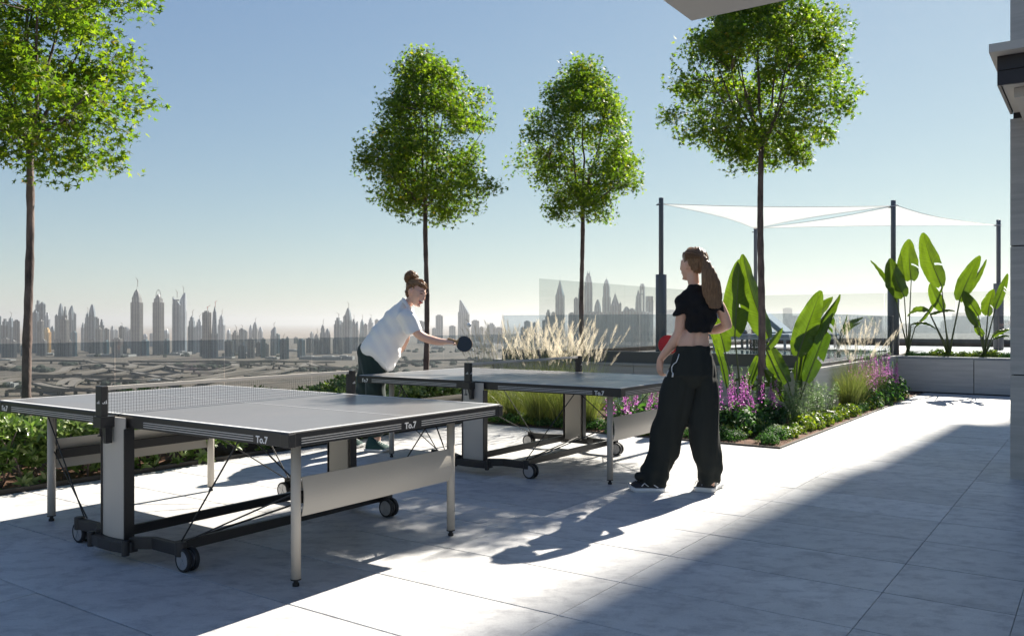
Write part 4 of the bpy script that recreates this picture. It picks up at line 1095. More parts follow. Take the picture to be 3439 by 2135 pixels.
strel_plant(Z6, (1096, 1025), 14.55, [
    ((1118, 775), (1160, 585), 100, dict(dy=(0, 0), fold=.3, tears=1)),
    ((1172, 722), (1262, 472), 66, dict(dy=(-.1, -.1), fold=.4, tears=2, twist=.5)),
    ((1050, 778), (938, 598), 92, dict(dy=(.1, .1), twist=.3)),
    ((1050, 855), (953, 703), 62, dict(dy=(-.1, -.1), twist=.3)),
    ((1086, 920), (1020, 852), 52, dict(dy=(-.1, -.1), twist=.3)),
    ((1150, 930), (1275, 872), 44, dict(dy=(-.2, -.3), bend=-.25, twist=.9)),
    ((1160, 945), (1275, 925), 30, dict(dy=(.2, .3), bend=-.2, twist=1.0)),
], 'strelitzia in the raised planter, smallest, beside the stone wall', .64)
ZG = (2400, 950, 4.872)
strel_plant(ZG, (2020, 1000), 19.3, [
    ((1975, 780), (1930, 520), 30, dict(twist=.9)), ((2060, 800), (2170, 510), 34, dict(twist=.9)),
    ((2090, 800), (2430, 560), 110, dict(bend=-.3, twist=.9)), ((2110, 850), (2400, 640), 60, dict(bend=-.3, twist=.8)),
], 'dim distant strelitzia on the far pool deck seen through the glass', .634)

def number_labels():
    """things of one kind that share a label get their place in the row added"""
    by = {}
    for o in S.objects:
        if o.parent is None and "label" in o and "group" in o: by.setdefault((o["group"], o["label"]), []).append(o)
    for (g_, l), lst in by.items():
        if len(lst) < 2: continue
        lst.sort(key=lambda o: pxof(o.location)[0])
        for i, o in enumerate(lst): n = i+1; o["label"] = l+', '+str(n)+('th' if 10 <= n % 100 <= 20 else {1: 'st', 2: 'nd', 3: 'rd'}.get(n % 10, 'th'))+' from left'
number_labels()
# ================================================================== PEOPLE
def skinmat(name, col):
    m, nt, out = newmat(name); b = N(nt, "ShaderNodeBsdfPrincipled"); b.inputs['Base Color'].default_value = (*col, 1); b.inputs['Roughness'].default_value = .5
    b.inputs['Subsurface Weight'].default_value = .12; b.inputs['Subsurface Radius'].default_value = (.02, .008, .004); b.inputs['Subsurface Scale'].default_value = .5
    tc = N(nt, "ShaderNodeTexCoord"); n = N(nt, "ShaderNodeTexNoise"); n.inputs['Scale'].default_value = 9; nt.links.new(tc.outputs['Object'], n.inputs['Vector'])
    mx = N(nt, "ShaderNodeMix", data_type='RGBA'); mx.inputs['A'].default_value = (*col, 1); mx.inputs['B'].default_value = (col[0]*.9, col[1]*.72, col[2]*.68, 1)
    nt.links.new(n.outputs[0], mx.inputs['Factor']); nt.links.new(mx.outputs['Result'], b.inputs['Base Color']); nt.links.new(b.outputs[0], out.inputs[0]); return m
M['skin'] = skinmat('skin', (.78, .52, .39)); M['skin2'] = skinmat('skin_light', (.78, .53, .41))
M['blackshirt'] = mat('black_jersey', (.018, .018, .02), .9, spec=.08, sheen=.04, bump=.25, bscale=30)
M['pants'] = mat('black_trousers', (.032, .035, .032), .9, spec=.06, sheen=.03, bump=.2, bscale=20)
M['whiteshirt'] = mat('white_cotton_shirt', (.86, .86, .86), .85, bump=.15, bscale=120, stretch=(1, 1, 8))
M['greenpants'] = mat('dark_green_trousers', (.025, .042, .04), .9, spec=.08, sheen=.2)
M['haird'] = mat('brown_hair', (.27, .155, .08), .42, spec=.4, var=.55, vscale=26, vcol=(.11, .06, .032), stretch=(6, 6, .8))
M['hairr'] = mat('auburn_hair', (.34, .17, .075), .45, spec=.4, var=.6, vscale=30, vcol=(.05, .022, .011))
M['hairstr'] = leafmat('hair_strands', [(0, (.13, .07, .035)), (.4, (.30, .18, .09)), (1, (.58, .40, .24))], (1.5, 1.3, 1.1), .3, .4)
M['white'] = mat('white_sole', (.75, .75, .74), .5); M['shoeb'] = mat('black_shoe_fabric', (.03, .03, .034), .7); M['shoeg'] = mat('green_canvas', (.02, .065, .06), .8)
M['lip'] = mat('lips', (.42, .10, .09), .4); M['teeth'] = mat('teeth', (.8, .77, .7), .25); M['brow'] = mat('brow_hair', (.05, .025, .015), .8); M['eye'] = mat('eye_dark', (.02, .015, .012), .2)
M['padred'] = mat('paddle_red_rubber', (.42, .02, .03), .5); M['padblue'] = mat('paddle_dark_rubber', (.012, .025, .045), .5); M['padwood'] = mat('paddle_wood', (.45, .28, .13), .5, var=.3, vscale=10, stretch=(1, 1, 8))

def solid(mb_, name, m, parent, vox=.008, smooth=3, off=Vector((0, 0, 0)), disp=None, fold=None):
    """grow one continuous surface out of overlapping volumes"""
    me = mb_.mesh(name+'_raw'); o = bpy.data.objects.new(name+'_raw', me); COL.objects.link(o)
    r_ = o.modifiers.new('r', 'REMESH'); r_.mode = 'VOXEL'; r_.voxel_size = vox
    s_ = o.modifiers.new('s', 'SMOOTH'); s_.iterations = smooth; s_.factor = .5
    bpy.context.view_layer.update()
    ev = bpy.data.meshes.new_from_object(o.evaluated_get(bpy.context.evaluated_depsgraph_get())); bpy.data.objects.remove(o); bpy.data.meshes.remove(me)
    n = len(ev.vertices); co = np.empty(n*3); ev.vertices.foreach_get('co', co); co = co.reshape(-1, 3)
    if fold is not None:
        nr = np.empty(n*3); ev.vertices.foreach_get('normal', nr); nr = nr.reshape(-1, 3); co = co+nr*fold(co)[:, None]
    co = co-np.array(off)[None]; ev.vertices.foreach_set('co', co.ravel()); ev.update(); ev.name = name; ev.materials.clear()
    return addobj(name, ev, m, parent, smooth=True)
def ringe(c, ax, ay, n=18, p=2.0):
    """superellipse ring about c with half axes ax, ay (vectors)"""
    c, ax, ay = Vector(c), Vector(ax), Vector(ay); out_ = []
    for i in range(n):
        a = 2*math.pi*i/n; ca, sa = math.cos(a), math.sin(a)
        out_.append(c+ax*(abs(ca)**(2/p)*(1 if ca >= 0 else -1))+ay*(abs(sa)**(2/p)*(1 if sa >= 0 else -1)))
    return out_
def limb(mb_, pts, rad, n=14):
    P = smooth_pts([Vector(p) for p in pts], 4); rr_ = np.interp(np.linspace(0, len(pts)-1, len(P)), range(len(pts)), rad)
    mb_.tube(P, list(rr_), n); mb_.ell(P[0], float(rr_[0]), nu=12, nv=8); mb_.ell(P[-1], float(rr_[-1]), nu=12, nv=8)
def smooth_pts(P, n):
    out_ = []
    for i in range(len(P)-1):
        p0, p1, p2, p3 = P[max(i-1, 0)], P[i], P[i+1], P[min(i+2, len(P)-1)]
        for k in range(n):
            t = k/n; out_.append(.5*((2*p1)+(p2-p0)*t+(2*p0-5*p1+4*p2-p3)*t*t+(3*p1-p0-3*p2+p3)*t**3))
    out_.append(P[-1]); return out_
def hand(mb_, wrist, d, up, s=1., curl=.6, thumb=1, fist=False):
    """palm and five separate fingers; d = along the hand, up = back of the hand"""
    d = Vector(d).normalized(); up = Vector(up); up = (up-d*up.dot(d)).normalized(); side = d.cross(up)*thumb; w_ = Vector(wrist)
    pl = .085*s; rings = []
    for t, hw, th in ((-.05, .024, .020), (.25, .034, .017), (.6, .040, .015), (1., .039, .012)):
        rings.append(ringe(w_+d*(pl*t), side*hw*s, up*th*s, 14, 2.6))
    mb_.loft(rings)
    for i, (o, L) in enumerate(((.030, .068), (.010, .076), (-.010, .071), (-.029, .056))):
        p = w_+d*(pl*.93)+side*o*s; P = [w_+d*(pl*.5)+side*o*s*.9, p]; dd = d.copy(); c = curl*(1+.12*i)
        for k, f in enumerate((.45, .32, .25)):
            a = c*(.9 if k == 0 else 1.1); dd = (dd*math.cos(a)-up*math.sin(a)).normalized() if k == 0 else (dd*math.cos(a)-(dd.cross(side*thumb)*-1 if 0 else up_of(dd, side))*math.sin(a)).normalized()
            p = p+dd*L*f*s; P.append(p)
        mb_.tube(P, [.0085*s, .0088*s, .0080*s, .0074*s, .0062*s], 8); mb_.ell(P[-1], .0062*s, nu=8, nv=6)
    P = [w_+d*(pl*.15)+side*.02*s, w_+d*(pl*.42)+side*.044*s-up*.012*s]; dd = (d*.75+side*.45-up*(.5 if fist else .3)).normalized()
    P.append(P[-1]+dd*.03*s); dd = (dd-side*.5-up*(.4 if fist else .1)).normalized(); P.append(P[-1]+dd*.026*s)
    mb_.tube(P, [.013*s, .012*s, .0098*s, .0075*s], 8); mb_.ell(P[-1], .0075*s, nu=8, nv=6)
def up_of(dd, side):
    u_ = side.cross(dd); return u_ if True else u_
def head(mb_, c, f, up, s=1., skull=True):
    """skull, jaw, nose, ears; returns the frame"""
    f = Vector(f).normalized(); up = Vector(up); up = (up-f*up.dot(f)).normalized(); r_ = f.cross(up); c = Vector(c)
    Mx = Matrix((r_, f, up)).transposed()
    def P(x, y, z): return c+(r_*x+f*y+up*z)*s
    mb_.ell(P(0, -.012, .022), (.074*s, .094*s, .088*s), Mx, 20, 14)
    mb_.loft([ringe(P(0, y, z), r_*hx*s, (f*hy)*s, 16, 2.2) for y, z, hx, hy in ((.018, .03, .070, .074), (.026, -.01, .067, .070), (.030, -.045, .060, .060), (.038, -.075, .046, .048), (.046, -.100, .030, .034), (.052, -.113, .016, .020))])
    mb_.ell(P(0, .076, .002), (.034*s, .022*s, .05*s), Mx, 12, 8)                    # mid face
    mb_.tube([P(0, .088, .020), P(0, .103, -.008), P(0, .114, -.026), P(0, .096, -.036)], [.007*s, .009*s, .012*s, .009*s], 8)   # nose
    mb_.ell(P(.011, .100, -.030), .007*s, nu=8, nv=6); mb_.ell(P(-.011, .100, -.030), .007*s, nu=8, nv=6)
    mb_.ell(P(0, .092, -.056), (.024*s, .012*s, .012*s), Mx, 10, 8)
    mb_.ell(P(0, .086, -.098), (.018*s, .012*s, .013*s), Mx, 10, 8)
    for q in (-1, 1):
        mb_.ell(P(q*.036, .066, -.020), (.022*s, .020*s, .024*s), Mx, 10, 8)
        mb_.ell(P(q*.074, -.004, -.008), (.009*s, .018*s, .030*s), Mx, 10, 8); mb_.ell(P(q*.080, -.010, .004), (.007*s, .016*s, .018*s), Mx, 10, 8)
    return P, r_, f, up
def strands(parent, name, curves, m, off, r0=.0011):
    b = MB()
    for P in curves: b.tube([Vector(p)-off for p in P], [r0*(1-.75*i/(len(P)-1)) for i in range(len(P))], 3, cap=False)
    o = b.build(name, m, parent); return o
def shoe(parent, pos, hd, L, W, soleh, upm, off, high=0., laces=True, name='shoe', accent=None):
    """sneaker: sole, upper, tongue and laces. hd = heading (radians from +X)"""
    pos = Vector(pos)-off; c_, s_ = math.cos(hd), math.sin(hd); F_ = Vector((c_, s_, 0)); S_ = Vector((-s_, c_, 0)); Z = Vector((0, 0, 1))
    prof = [(-.50, .28, 0), (-.46, .36, 0), (-.35, .40, 0), (-.1, .36, 0), (.15, .42, 0), (.32, .48, 0), (.44, .38, .01), (.50, .16, .02)]
    rings = []
    for t, hw, l in prof: rings.append([pos+F_*(t*L)+S_*(x*hw*W*2)+Z*(z_+l) for x, z_ in ((-.92, .0), (.92, .0), (1.04, soleh*.5), (1, soleh), (-1, soleh), (-1.04, soleh*.5))])
    b = MB(); b.loft(rings); sole = b.build(name, M['white'], parent, bevel=.003)
    b = MB(); R_ = []
    for t, hw, h in ((-.47, .26, .055+high*.6), (-.40, .34, .07+high), (-.26, .36, .075+high), (-.10, .34, .082+high*.5), (.05, .36, .074), (.2, .40, .058), (.34, .40, .046), (.45, .26, .030)):
        R_.append([pos+F_*(t*L)+S_*(math.cos(a)*hw*W*1.95*(1-.35*max(0, math.sin(a))))+Z*(soleh*.7+max(0, math.sin(a))**.8*h) for a in np.linspace(-.25, math.pi+.25, 13)])
    b.loft(R_); b.build('upper', upm, sole, smooth=True)
    if laces:
        b = MB()
        for k in range(5):
            t = -.03+.075*k; z = soleh*.7+(.084-.0085*k*1.0)+high*.15*(4-k)/4
            b.tube([pos+F_*(t*L)+S_*(-.022)+Z*(z-.008), pos+F_*((t+.01)*L)+Z*(z+.003), pos+F_*((t+.03)*L)+S_*.022+Z*(z-.008)], .0028, 5)
        b.build('laces', M['white'], sole)
    if accent:
        b = MB()
        for q in (-1, 1):
            P = [pos+F_*(t*L)+S_*(q*w_*W*1.98)+Z*z for t, w_, z in ((-.30, .385, .035), (-.15, .37, .06), (-.02, .365, .045), (.08, .375, .066), (.16, .40, .045))]
            b.tube(P, .004, 5)
        b.tube([pos+F_*(-.475*L)+S_*(-.012)+Z*.05, pos+F_*(-.487*L)+Z*.065, pos+F_*(-.475*L)+S_*.014+Z*.05], .004, 5)
        b.build('shoe_trim', M['white'], sole)
    return sole
def paddle(bc, hdir, nrm, face, label, name='table_tennis_paddle', hl=.10):
    """blade centre, direction to the handle, blade normal"""
    hdir = Vector(hdir).normalized(); nrm = Vector(nrm); nrm = (nrm-hdir*nrm.dot(hdir)).normalized(); sd_ = hdir.cross(nrm)
    root = empty(name, bc, 0, label, 'paddle'); O = Vector((0, 0, 0))
    def disc(a0, a1, r1, r2, m, nm):
        b = MB(); n = 36; P = []
        for i in range(n):
            a = 2*math.pi*i/n; x = r1*math.cos(a); y = r2*math.sin(a)
            if m != 'w' and y > r2*.80: y = r2*.80
            P.append(sd_*x+hdir*y)
        b.loft([[p+nrm*a0 for p in P], [p+nrm*a1 for p in P]]); return b.build(nm, M['padwood'] if m == 'w' else M[m], root)
    disc(-.003, .003, .0755, .079, 'w', 'blade'); disc(.0031, .0052, .0745, .078, face, 'rubber'); disc(-.0052, -.0031, .0745, .078, 'padblue' if face == 'padred' else 'padred', 'rubber')
    b = MB(); b.loft([ringe(hdir*t, sd_*w_, nrm*h_, 12, 3) for t, w_, h_ in ((.066, .022, .006), (.085, .014, .010), (.13, .0135, .011), (.165, .016, .012), (.172, .014, .010))]); b.build('handle', M['padwood'], root, smooth=True)
    return root

# ---- the woman standing with her back to us (dark crop top, wide black trousers)
Y1 = 6.13
def A(zx, zy, dy=0.): p = PX(2050+zx/1.68, 800+zy/1.68, Y1); return Vector((p.x, Y1+dy, p.z))   # her own plane, true size
ME = 1.0/764.0
X_, Y_, Z_ = Vector((1, 0, 0)), Vector((0, 1, 0)), Vector((0, 0, 1))
O1 = A(460, 1418); O1.z = 0
w1 = empty('person', O1, 0, 'woman seen from behind in black crop top and wide black trousers, long ponytail', 'person')
b = MB()
tor = [(468, 660, 60, .06), (468, 625, 82, .086), (468, 600, 88, .094), (474, 560, 83, .089), (486, 520, 64, .088), (502, 490, 58, .07), (508, 390, 60, .07), (506, 340, 60, .07), (500, 310, 62, .06), (488, 285, 44, .045), (476, 262, 34, .042)]
b.loft([ringe(A(x, y), X_*(hw*ME), Y_*d) for x, y, hw, d in tor])
limb(b, [A(476, 285, .0), A(470, 245, .01), A(466, 205, .02)], [.040, .043, .046])
hf = Vector((-.64, .77, -.02))
hc = A(466, 148, .02)
PH, hr, hfw, hup = head(b, hc, hf, Z_, 1.0)
limb(b, [A(450, 325, .0), A(424, 352, .0), A(405, 405, .0), A(398, 470, .01), A(392, 530, .02)], [.022, .022, .042, .042, .040])
limb(b, [A(392, 530, .02), A(362, 590, .05), A(322, 645, .09), A(295, 685, .12)], [.040, .040, .032, .0245])
hand(b, A(292, 690, .125), Vector((-.02, .10, -1)), Vector((-.9, -.45, 0)), 1.0, .42, 1)
limb(b, [A(550, 325, .0), A(596, 345, .0), A(616, 385, -.01), A(640, 440, -.01), A(658, 488, .0)], [.03, .030, .040, .040, .037])
limb(b, [A(658, 488, .0), A(620, 512, .07), A(572, 520, .14), A(530, 522, .19)], [.038, .036, .030, .024])
hand(b, A(528, 522, .19), Vector((-1, .25, .0)), Vector((.2, 1, .1)), .95, .25, 1)
b.ell(A(395, 528, .02), .036); b.ell(A(660, 490, .0), .035)
limb(b, [A(440, 660, .0), A(385, 900, .02), A(300, 1200, .05), A(248, 1385, .03)], [.05, .05, .05, .04]); limb(b, [A(500, 660, .0), A(535, 900, .0), A(540, 1200, -.01), A(556, 1385, -.01)], [.05, .05, .05, .04])
def spine(co):                                # hollow of the spine and shoulder blades
    c = np.array(A(470, 560)); x = co[:, 0]-c[0]; back = co[:, 1] < Y1-.03
    return np.where(back & (co[:, 2] < A(0, 500).z) & (co[:, 2] > A(0, 640).z), -.010*np.exp(-(x/.018)**2), 0)
body = solid(b, 'body', M['skin'], w1, .0068, 3, O1, fold=spine)
# crop top
def folds1(co):
    x, y, z = co[:, 0], co[:, 1], co[:, 2]
    return .0045*np.sin(x*44+z*30+np.sin(z*19)*1.5)+.004*np.sin(z*58-x*30+y*20)+.002*np.sin(x*120+z*13)
b = MB()
sh = [(502, 532, 74, .116), (503, 500, 80, .112), (507, 460, 88, .114), (511, 410, 99, .118), (510, 360, 112, .114), (505, 325, 116, .098), (497, 298, 96, .080), (488, 278, 62, .066), (480, 262, 42, .055)]
b.loft([ringe(A(x, y), X_*(hw*ME), Y_*d, p=2.2) for x, y, hw, d in sh])
limb(b, [A(462, 322), A(424, 336), A(408, 372)], [.052, .056, .058]); limb(b, [A(545, 322), A(584, 336), A(602, 366)], [.050, .052, .050])
b.loft([ringe(A(x, y), ax*1., Y_*.066, p=2.1) for x, y, ax in ((412, 355, Vector((.056, 0, .014))), (403, 395, Vector((.059, 0, .006))), (400, 434, Vector((.060, 0, .003))))])
b.loft([ringe(A(x, y), ax*1., Y_*.062, p=2.1) for x, y, ax in ((594, 350, Vector((-.046, 0, .026))), (608, 385, Vector((-.047, 0, .022))), (622, 416, Vector((-.047, 0, .022))))])
solid(b, 'crop_top', M['blackshirt'], w1, .0075, 3, O1, fold=folds1)
# trousers
def folds2(co):
    x, y, z = co[:, 0], co[:, 1], co[:, 2]
    low = np.clip((.35-z)/.35, 0, 1); hi = np.clip((z-.95)/.12, 0, 1)
    f = .009*np.sin(x*34+z*5+np.sin(z*4+x*6)*2.0)+.006*np.sin(x*62-z*9+y*18)
    f += low*.0065*np.sin(z*62+x*24+np.sin(x*30)*1.5)+hi*.0012*np.sin(x*230)
    return f*(1-.6*hi)
b = MB()
hip = [(467, 606, 96, .104), (466, 636, 100, .110), (464, 662, 120, .122), (465, 710, 131, .138), (458, 770, 143, .150), (456, 820, 120, .11), (456, 840, 70, .06)]
b.loft([ringe(A(x, y), X_*(hw*ME), Y_*d, p=2.3) for x, y, hw, d in hip])
ll = [(402, 735, 60, .09, .01), (397, 790, 90, .13, .01), (378, 880, 94, .13, .02), (364, 960, 97, .128, .03), (344, 1040, 96, .125, .04), (318, 1150, 90, .120, .05), (288, 1250, 84, .118, .05), (262, 1320, 82, .115, .05), (246, 1360, 80, .112, .04), (244, 1388, 70, .10, .03)]
b.loft([ringe(A(x, y, dy), X_*(hw*ME)+Z_*(-.012 if y > 1300 else 0), Y_*d, p=2.3) for x, y, hw, d, dy in ll])
rl = [(530, 735, 50, .09, 0), (538, 800, 66, .128, 0), (538, 880, 74, .13, 0), (530, 960, 84, .128, 0), (524, 1040, 88, .125, -.01), (532, 1150, 82, .120, -.01), (548, 1250, 74, .112, -.01), (556, 1310, 66, .104, -.01), (558, 1350, 56, .092, -.01), (558, 1374, 53, .086, -.01)]
b.loft([ringe(A(x, y, dy), X_*(hw*ME), Y_*d, p=2.3) for x, y, hw, d, dy in rl])
b.ell(A(178, 1338, .0), (.045, .05, .028)); b.tube([A(205, 1345, .02), A(165, 1335, .0), A(158, 1355, -.01)], [.03, .028, .02], 10)
tr_ = solid(b, 'trousers', M['pants'], w1, .0085, 3, O1, fold=folds2)
b = MB(); b.tube([A(x, y, d)-O1 for x, y, d in ((379, 650, -.075), (372, 672, -.082), (362, 695, -.088), (347, 706, -.085), (338, 722, -.082), (337, 745, -.085), (343, 762, -.092))], .0034, 6)
b.tube([A(x, y, d)-O1 for x, y, d in ((343, 755, -.096), (339, 778, -.098))], .0058, 6)
b.tube([A(x, y, d)-O1 for x, y, d in ((326, 742, -.02), (317, 765, -.02), (311, 790, -.02))], .0045, 6)
b.build('pocket_piping', M['white'], tr_, smooth=True)
# hair: cap over the skull pulled back into a ponytail
b = MB(); cen = PH(0, -.020, .030)
Mh = Matrix((hr, hfw, hup)).transposed()
b.ell(PH(0, -.030, .036), (.0815, .100, .0935), Mh, 22, 16); b.ell(PH(0, -.056, -.006), (.066, .064, .066), Mh, 16, 12); b.ell(PH(0, .034, .066), (.058, .05, .045), Mh, 14, 10)
tie = A(514, 118, -.082)
b.tube([A(492, 120, -.055), tie, A(524, 132, -.10)], [.045, .019, .022], 12)
pt = [(524, 135, -.105, 20), (534, 180, -.118, 36), (544, 230, -.122, 50), (552, 280, -.125, 58), (560, 330, -.128, 55), (568, 370, -.128, 44), (572, 398, -.124, 28)]
b.loft([ringe(A(x, y, dy), X_*(hw*ME), Y_*(.024+.012*math.sin(i)), 16) for i, (x, y, dy, hw) in enumerate(pt)])
def hairf(co): return .002*np.sin(co[:, 0]*300+co[:, 2]*12)
hair1 = solid(b, 'hair', M['haird'], w1, .006, 2, O1, fold=hairf)
cv = []
for k in range(420):
    q = rng.uniform(-1, 1); ph = rng.uniform(0, 6.28); dd = rng.choice((-1, -1, 1)); P = []
    for i, (x, y, dy, hw) in enumerate(pt):
        wv = math.sin(i*1.5+ph)*4; P.append(A(x+q*hw*1.04+wv, y+rng.uniform(-3, 3), dy+dd*(.036*math.sqrt(max(0, 1-q*q))+.003)))
    P = P[:rng.choice((5, 6, 7, 7))]; e_ = P[-1]+Vector((rng.uniform(-.012, .02), 0, -rng.uniform(.0, .03))); P.append(e_); cv.append([P[0]]+smooth_pts(P, 2))
for k in range(170):                           # hair combed back over the skull to the tie
    th = rng.uniform(-1.5, 1.5); st = rng.uniform(-.9, .9)
    s0 = PH(.082*math.sin(th), .075*math.cos(th)*.55-.01, .10*math.cos(th*.8)-.005+.0*st); md = (s0+tie)/2; dirn = (md-cen).normalized(); md = cen+dirn*.1055
    m1 = cen+((s0*.75+tie*.25)-cen).normalized()*.1045; m2 = cen+((s0*.3+tie*.7)-cen).normalized()*.106
    cv.append([s0, m1, md, m2, tie])
strands(hair1, 'hair_strands', cv, M['hairstr'], O1)
b = MB(); b.tube([tie-O1+Vector((-.012, 0, .012)), tie-O1+Vector((.012, 0, -.010))], .0225, 12); b.build('hair_tie', M['haird'], hair1)
# features of the far side of her face
b = MB(); b.tube([PH(q, .098-.5*abs(q), -.056)-O1 for q in (-.022, -.011, 0, .011, .022)], [.002, .005, .006, .005, .002], 6); b.build('lips', M['lip'], body)
for q in (-1, 1):
    b = MB(); b.ell(PH(q*.032, .078, .012)-O1, .009, nu=10, nv=8); b.build('eye', M['eye'], body)
    b = MB(); b.tube([PH(q*.018, .088, .034)-O1, PH(q*.034, .083, .038)-O1, PH(q*.050, .071, .034)-O1], [.003, .003, .0015], 5); b.build('eyebrow', M['brow'], body)
g1 = A(215, 1420); shoe(w1, Vector((A(208, 0).x, Y1+.02, 0)), R(176), .262, .105, .030, M['shoeb'], O1, accent=True)
shoe(w1, Vector((A(560, 0).x+.0, Y1+.075, 0)), R(66), .262, .105, .032, M['shoeb'], O1, accent=True)
hp = A(292, 735, .15)
bcen = A(346, 606, .20)
paddle(bcen, (hp-bcen), Vector((-.15, -1, .1)), 'padred', 'red rubber paddle in the hand of the woman in black', hl=.1)

# ---- the laughing woman in white, bending forward to hit the ball
Y2 = 8.03
def B(zx, zy, dy=0.): p = PX(1100+zx/2.0167, 850+zy/2.0167, Y2); return Vector((p.x, Y2+dy, p.z))
MF = 1.0/699.0
O2 = B(320, 1340); O2.z = 0
w2 = empty('person', O2, 0, 'laughing woman with a hair bun and loose white shirt reaching over the far table', 'person')
b = MB()
f2 = Vector((.80, -.50, -.36)).normalized(); u2 = Vector((.42, -.05, .92))
hc2 = B(604, 268, -.02)
PH2, r2, ff2, uu2 = head(b, hc2, f2, u2, 1.06)
limb(b, [B(500, 375, .02), B(535, 350, .0), B(570, 315, .0), B(590, 285, .0)], [.04, .044, .046, .052])
limb(b, [B(520, 370, .02), B(430, 480, .03), B(350, 600, .03), B(318, 690, .04)], [.05, .08, .085, .09])
limb(b, [B(520, 400, .0), B(560, 435, -.09), B(598, 505, -.12), B(640, 552, -.13), B(680, 574, -.13)], [.03, .035, .045, .045, .041])
limb(b, [B(680, 574, -.13), B(735, 590, -.13), B(780, 597, -.13), B(812, 598, -.13)], [.041, .040, .032, .026])
hand(b, B(812, 597, -.13), Vector((1, .05, .02)), Vector((.05, -.55, .85)), .95, 1.12, -1, True)
limb(b, [B(510, 400, .06), B(500, 490, .20), B(500, 580, .25)], [.05, .044, .038])
limb(b, [B(500, 580, .25), B(470, 650, .24), B(430, 690, .22)], [.038, .034, .025]); hand(b, B(430, 690, .22), Vector((-.8, 0, -.6)), Vector((-.3, .9, .3)), .95, .5, 1)
limb(b, [B(300, 680, .04), B(318, 800, .01), B(326, 1000, .01), B(332, 1220, .02), B(330, 1290, .02)], [.06, .05, .045, .036, .036])
limb(b, [B(290, 680, .07), B(262, 800, .12), B(200, 1020, .2), B(130, 1230, .26), B(122, 1290, .27)], [.06, .05, .045, .036, .036])
body2 = solid(b, 'body', M['skin2'], w2, .0066, 3, O2)
# mouth laughing, eyes narrowed, brows
def F2(x, y, z): return PH2(x, y, z)-O2
b = MB(); b.ell(F2(0, .090, -.058), (.028, .016, .018), Matrix((r2, ff2, uu2)).transposed(), 12, 8); mouth = b.build('mouth', M['lip'], body2, smooth=True)
b = MB(); b.loft([ringe(F2(x, .1065-abs(x)*.55, -.050-x*x*0+abs(x)*.25), uu2*h_, ff2*.003, 8) for x, h_ in ((-.022, .002), (-.014, .0055), (0, .007), (.014, .0055), (.022, .002))]); b.build('teeth', M['teeth'], mouth)
for q in (-1, 1):
    b = MB(); b.tube([F2(q*.020, .0905, .012), F2(q*.032, .091, .016), F2(q*.046, .078, .011)], [.0018, .0032, .0018], 6); b.build('eye', M['eye'], body2)
    b = MB(); b.tube([F2(q*.016, .098, .036), F2(q*.034, .094, .044), F2(q*.054, .077, .036)], [.003, .0036, .0016], 6); b.build('eyebrow', M['brow'], body2)
# hair with bun
b = MB(); M2h = Matrix((r2, ff2, uu2)).transposed()
b.ell(PH2(0, -.034, .038), (.083, .098, .092), M2h, 20, 14); b.ell(PH2(0, -.062, -.014), (.066, .052, .066), M2h, 14, 10); b.ell(PH2(0, .030, .078), (.060, .046, .038), M2h, 14, 10)
b.ell(B(564, 162, .02), .060); b.ell(B(545, 175, .0), .042); b.ell(B(585, 158, .01), .042); b.ell(B(566, 150, -.02), .045); b.ell(B(572, 195, .01), .05)
def curl(co): return .006*np.sin(co[:, 0]*95+np.sin(co[:, 2]*70)*2)*np.sin(co[:, 2]*100+co[:, 1]*60)+.002*np.sin(co[:, 0]*280+co[:, 2]*120)
hair2 = solid(b, 'hair', M['hairr'], w2, .006, 1, O2, fold=curl)
cv = []
bc = B(565, 163, .0)
for k in range(260):
    d0 = Vector((rng.gauss(0, 1), rng.gauss(0, 1), rng.gauss(0, 1))).normalized(); d1 = d0.cross(Vector((rng.gauss(0, 1), rng.gauss(0, 1), rng.gauss(0, 1)))).normalized()
    cv.append([bc+(d0*math.cos(a)+d1*math.sin(a))*(.060+.008*math.sin(a*5+k)) for a in np.linspace(0, 1.8, 7)])
cz = PH2(0, -.02, .03); tb = B(560, 205, .0)
for k in range(240):
    th = rng.uniform(-1.55, 1.55); s0 = PH2(.078*math.sin(th), .066*math.cos(th), .082*math.cos(th*.75)+.012); P = [s0]
    for f in (.25, .5, .75): P.append(cz+((s0*(1-f)+tb*f)-cz).normalized()*.1115)
    cv.append(P+[tb])
for k in range(40):
    s0 = PH2(rng.uniform(-.08, .08), rng.uniform(-.08, .06), rng.uniform(.02, .1)); o_ = (s0-cz).normalized(); cv.append([s0, s0+o_*.03, s0+o_*.045+Vector((rng.uniform(-.02, .02), 0, -.015))])
strands(hair2, 'hair_strands', cv, M['hairstr'], O2, .0012)
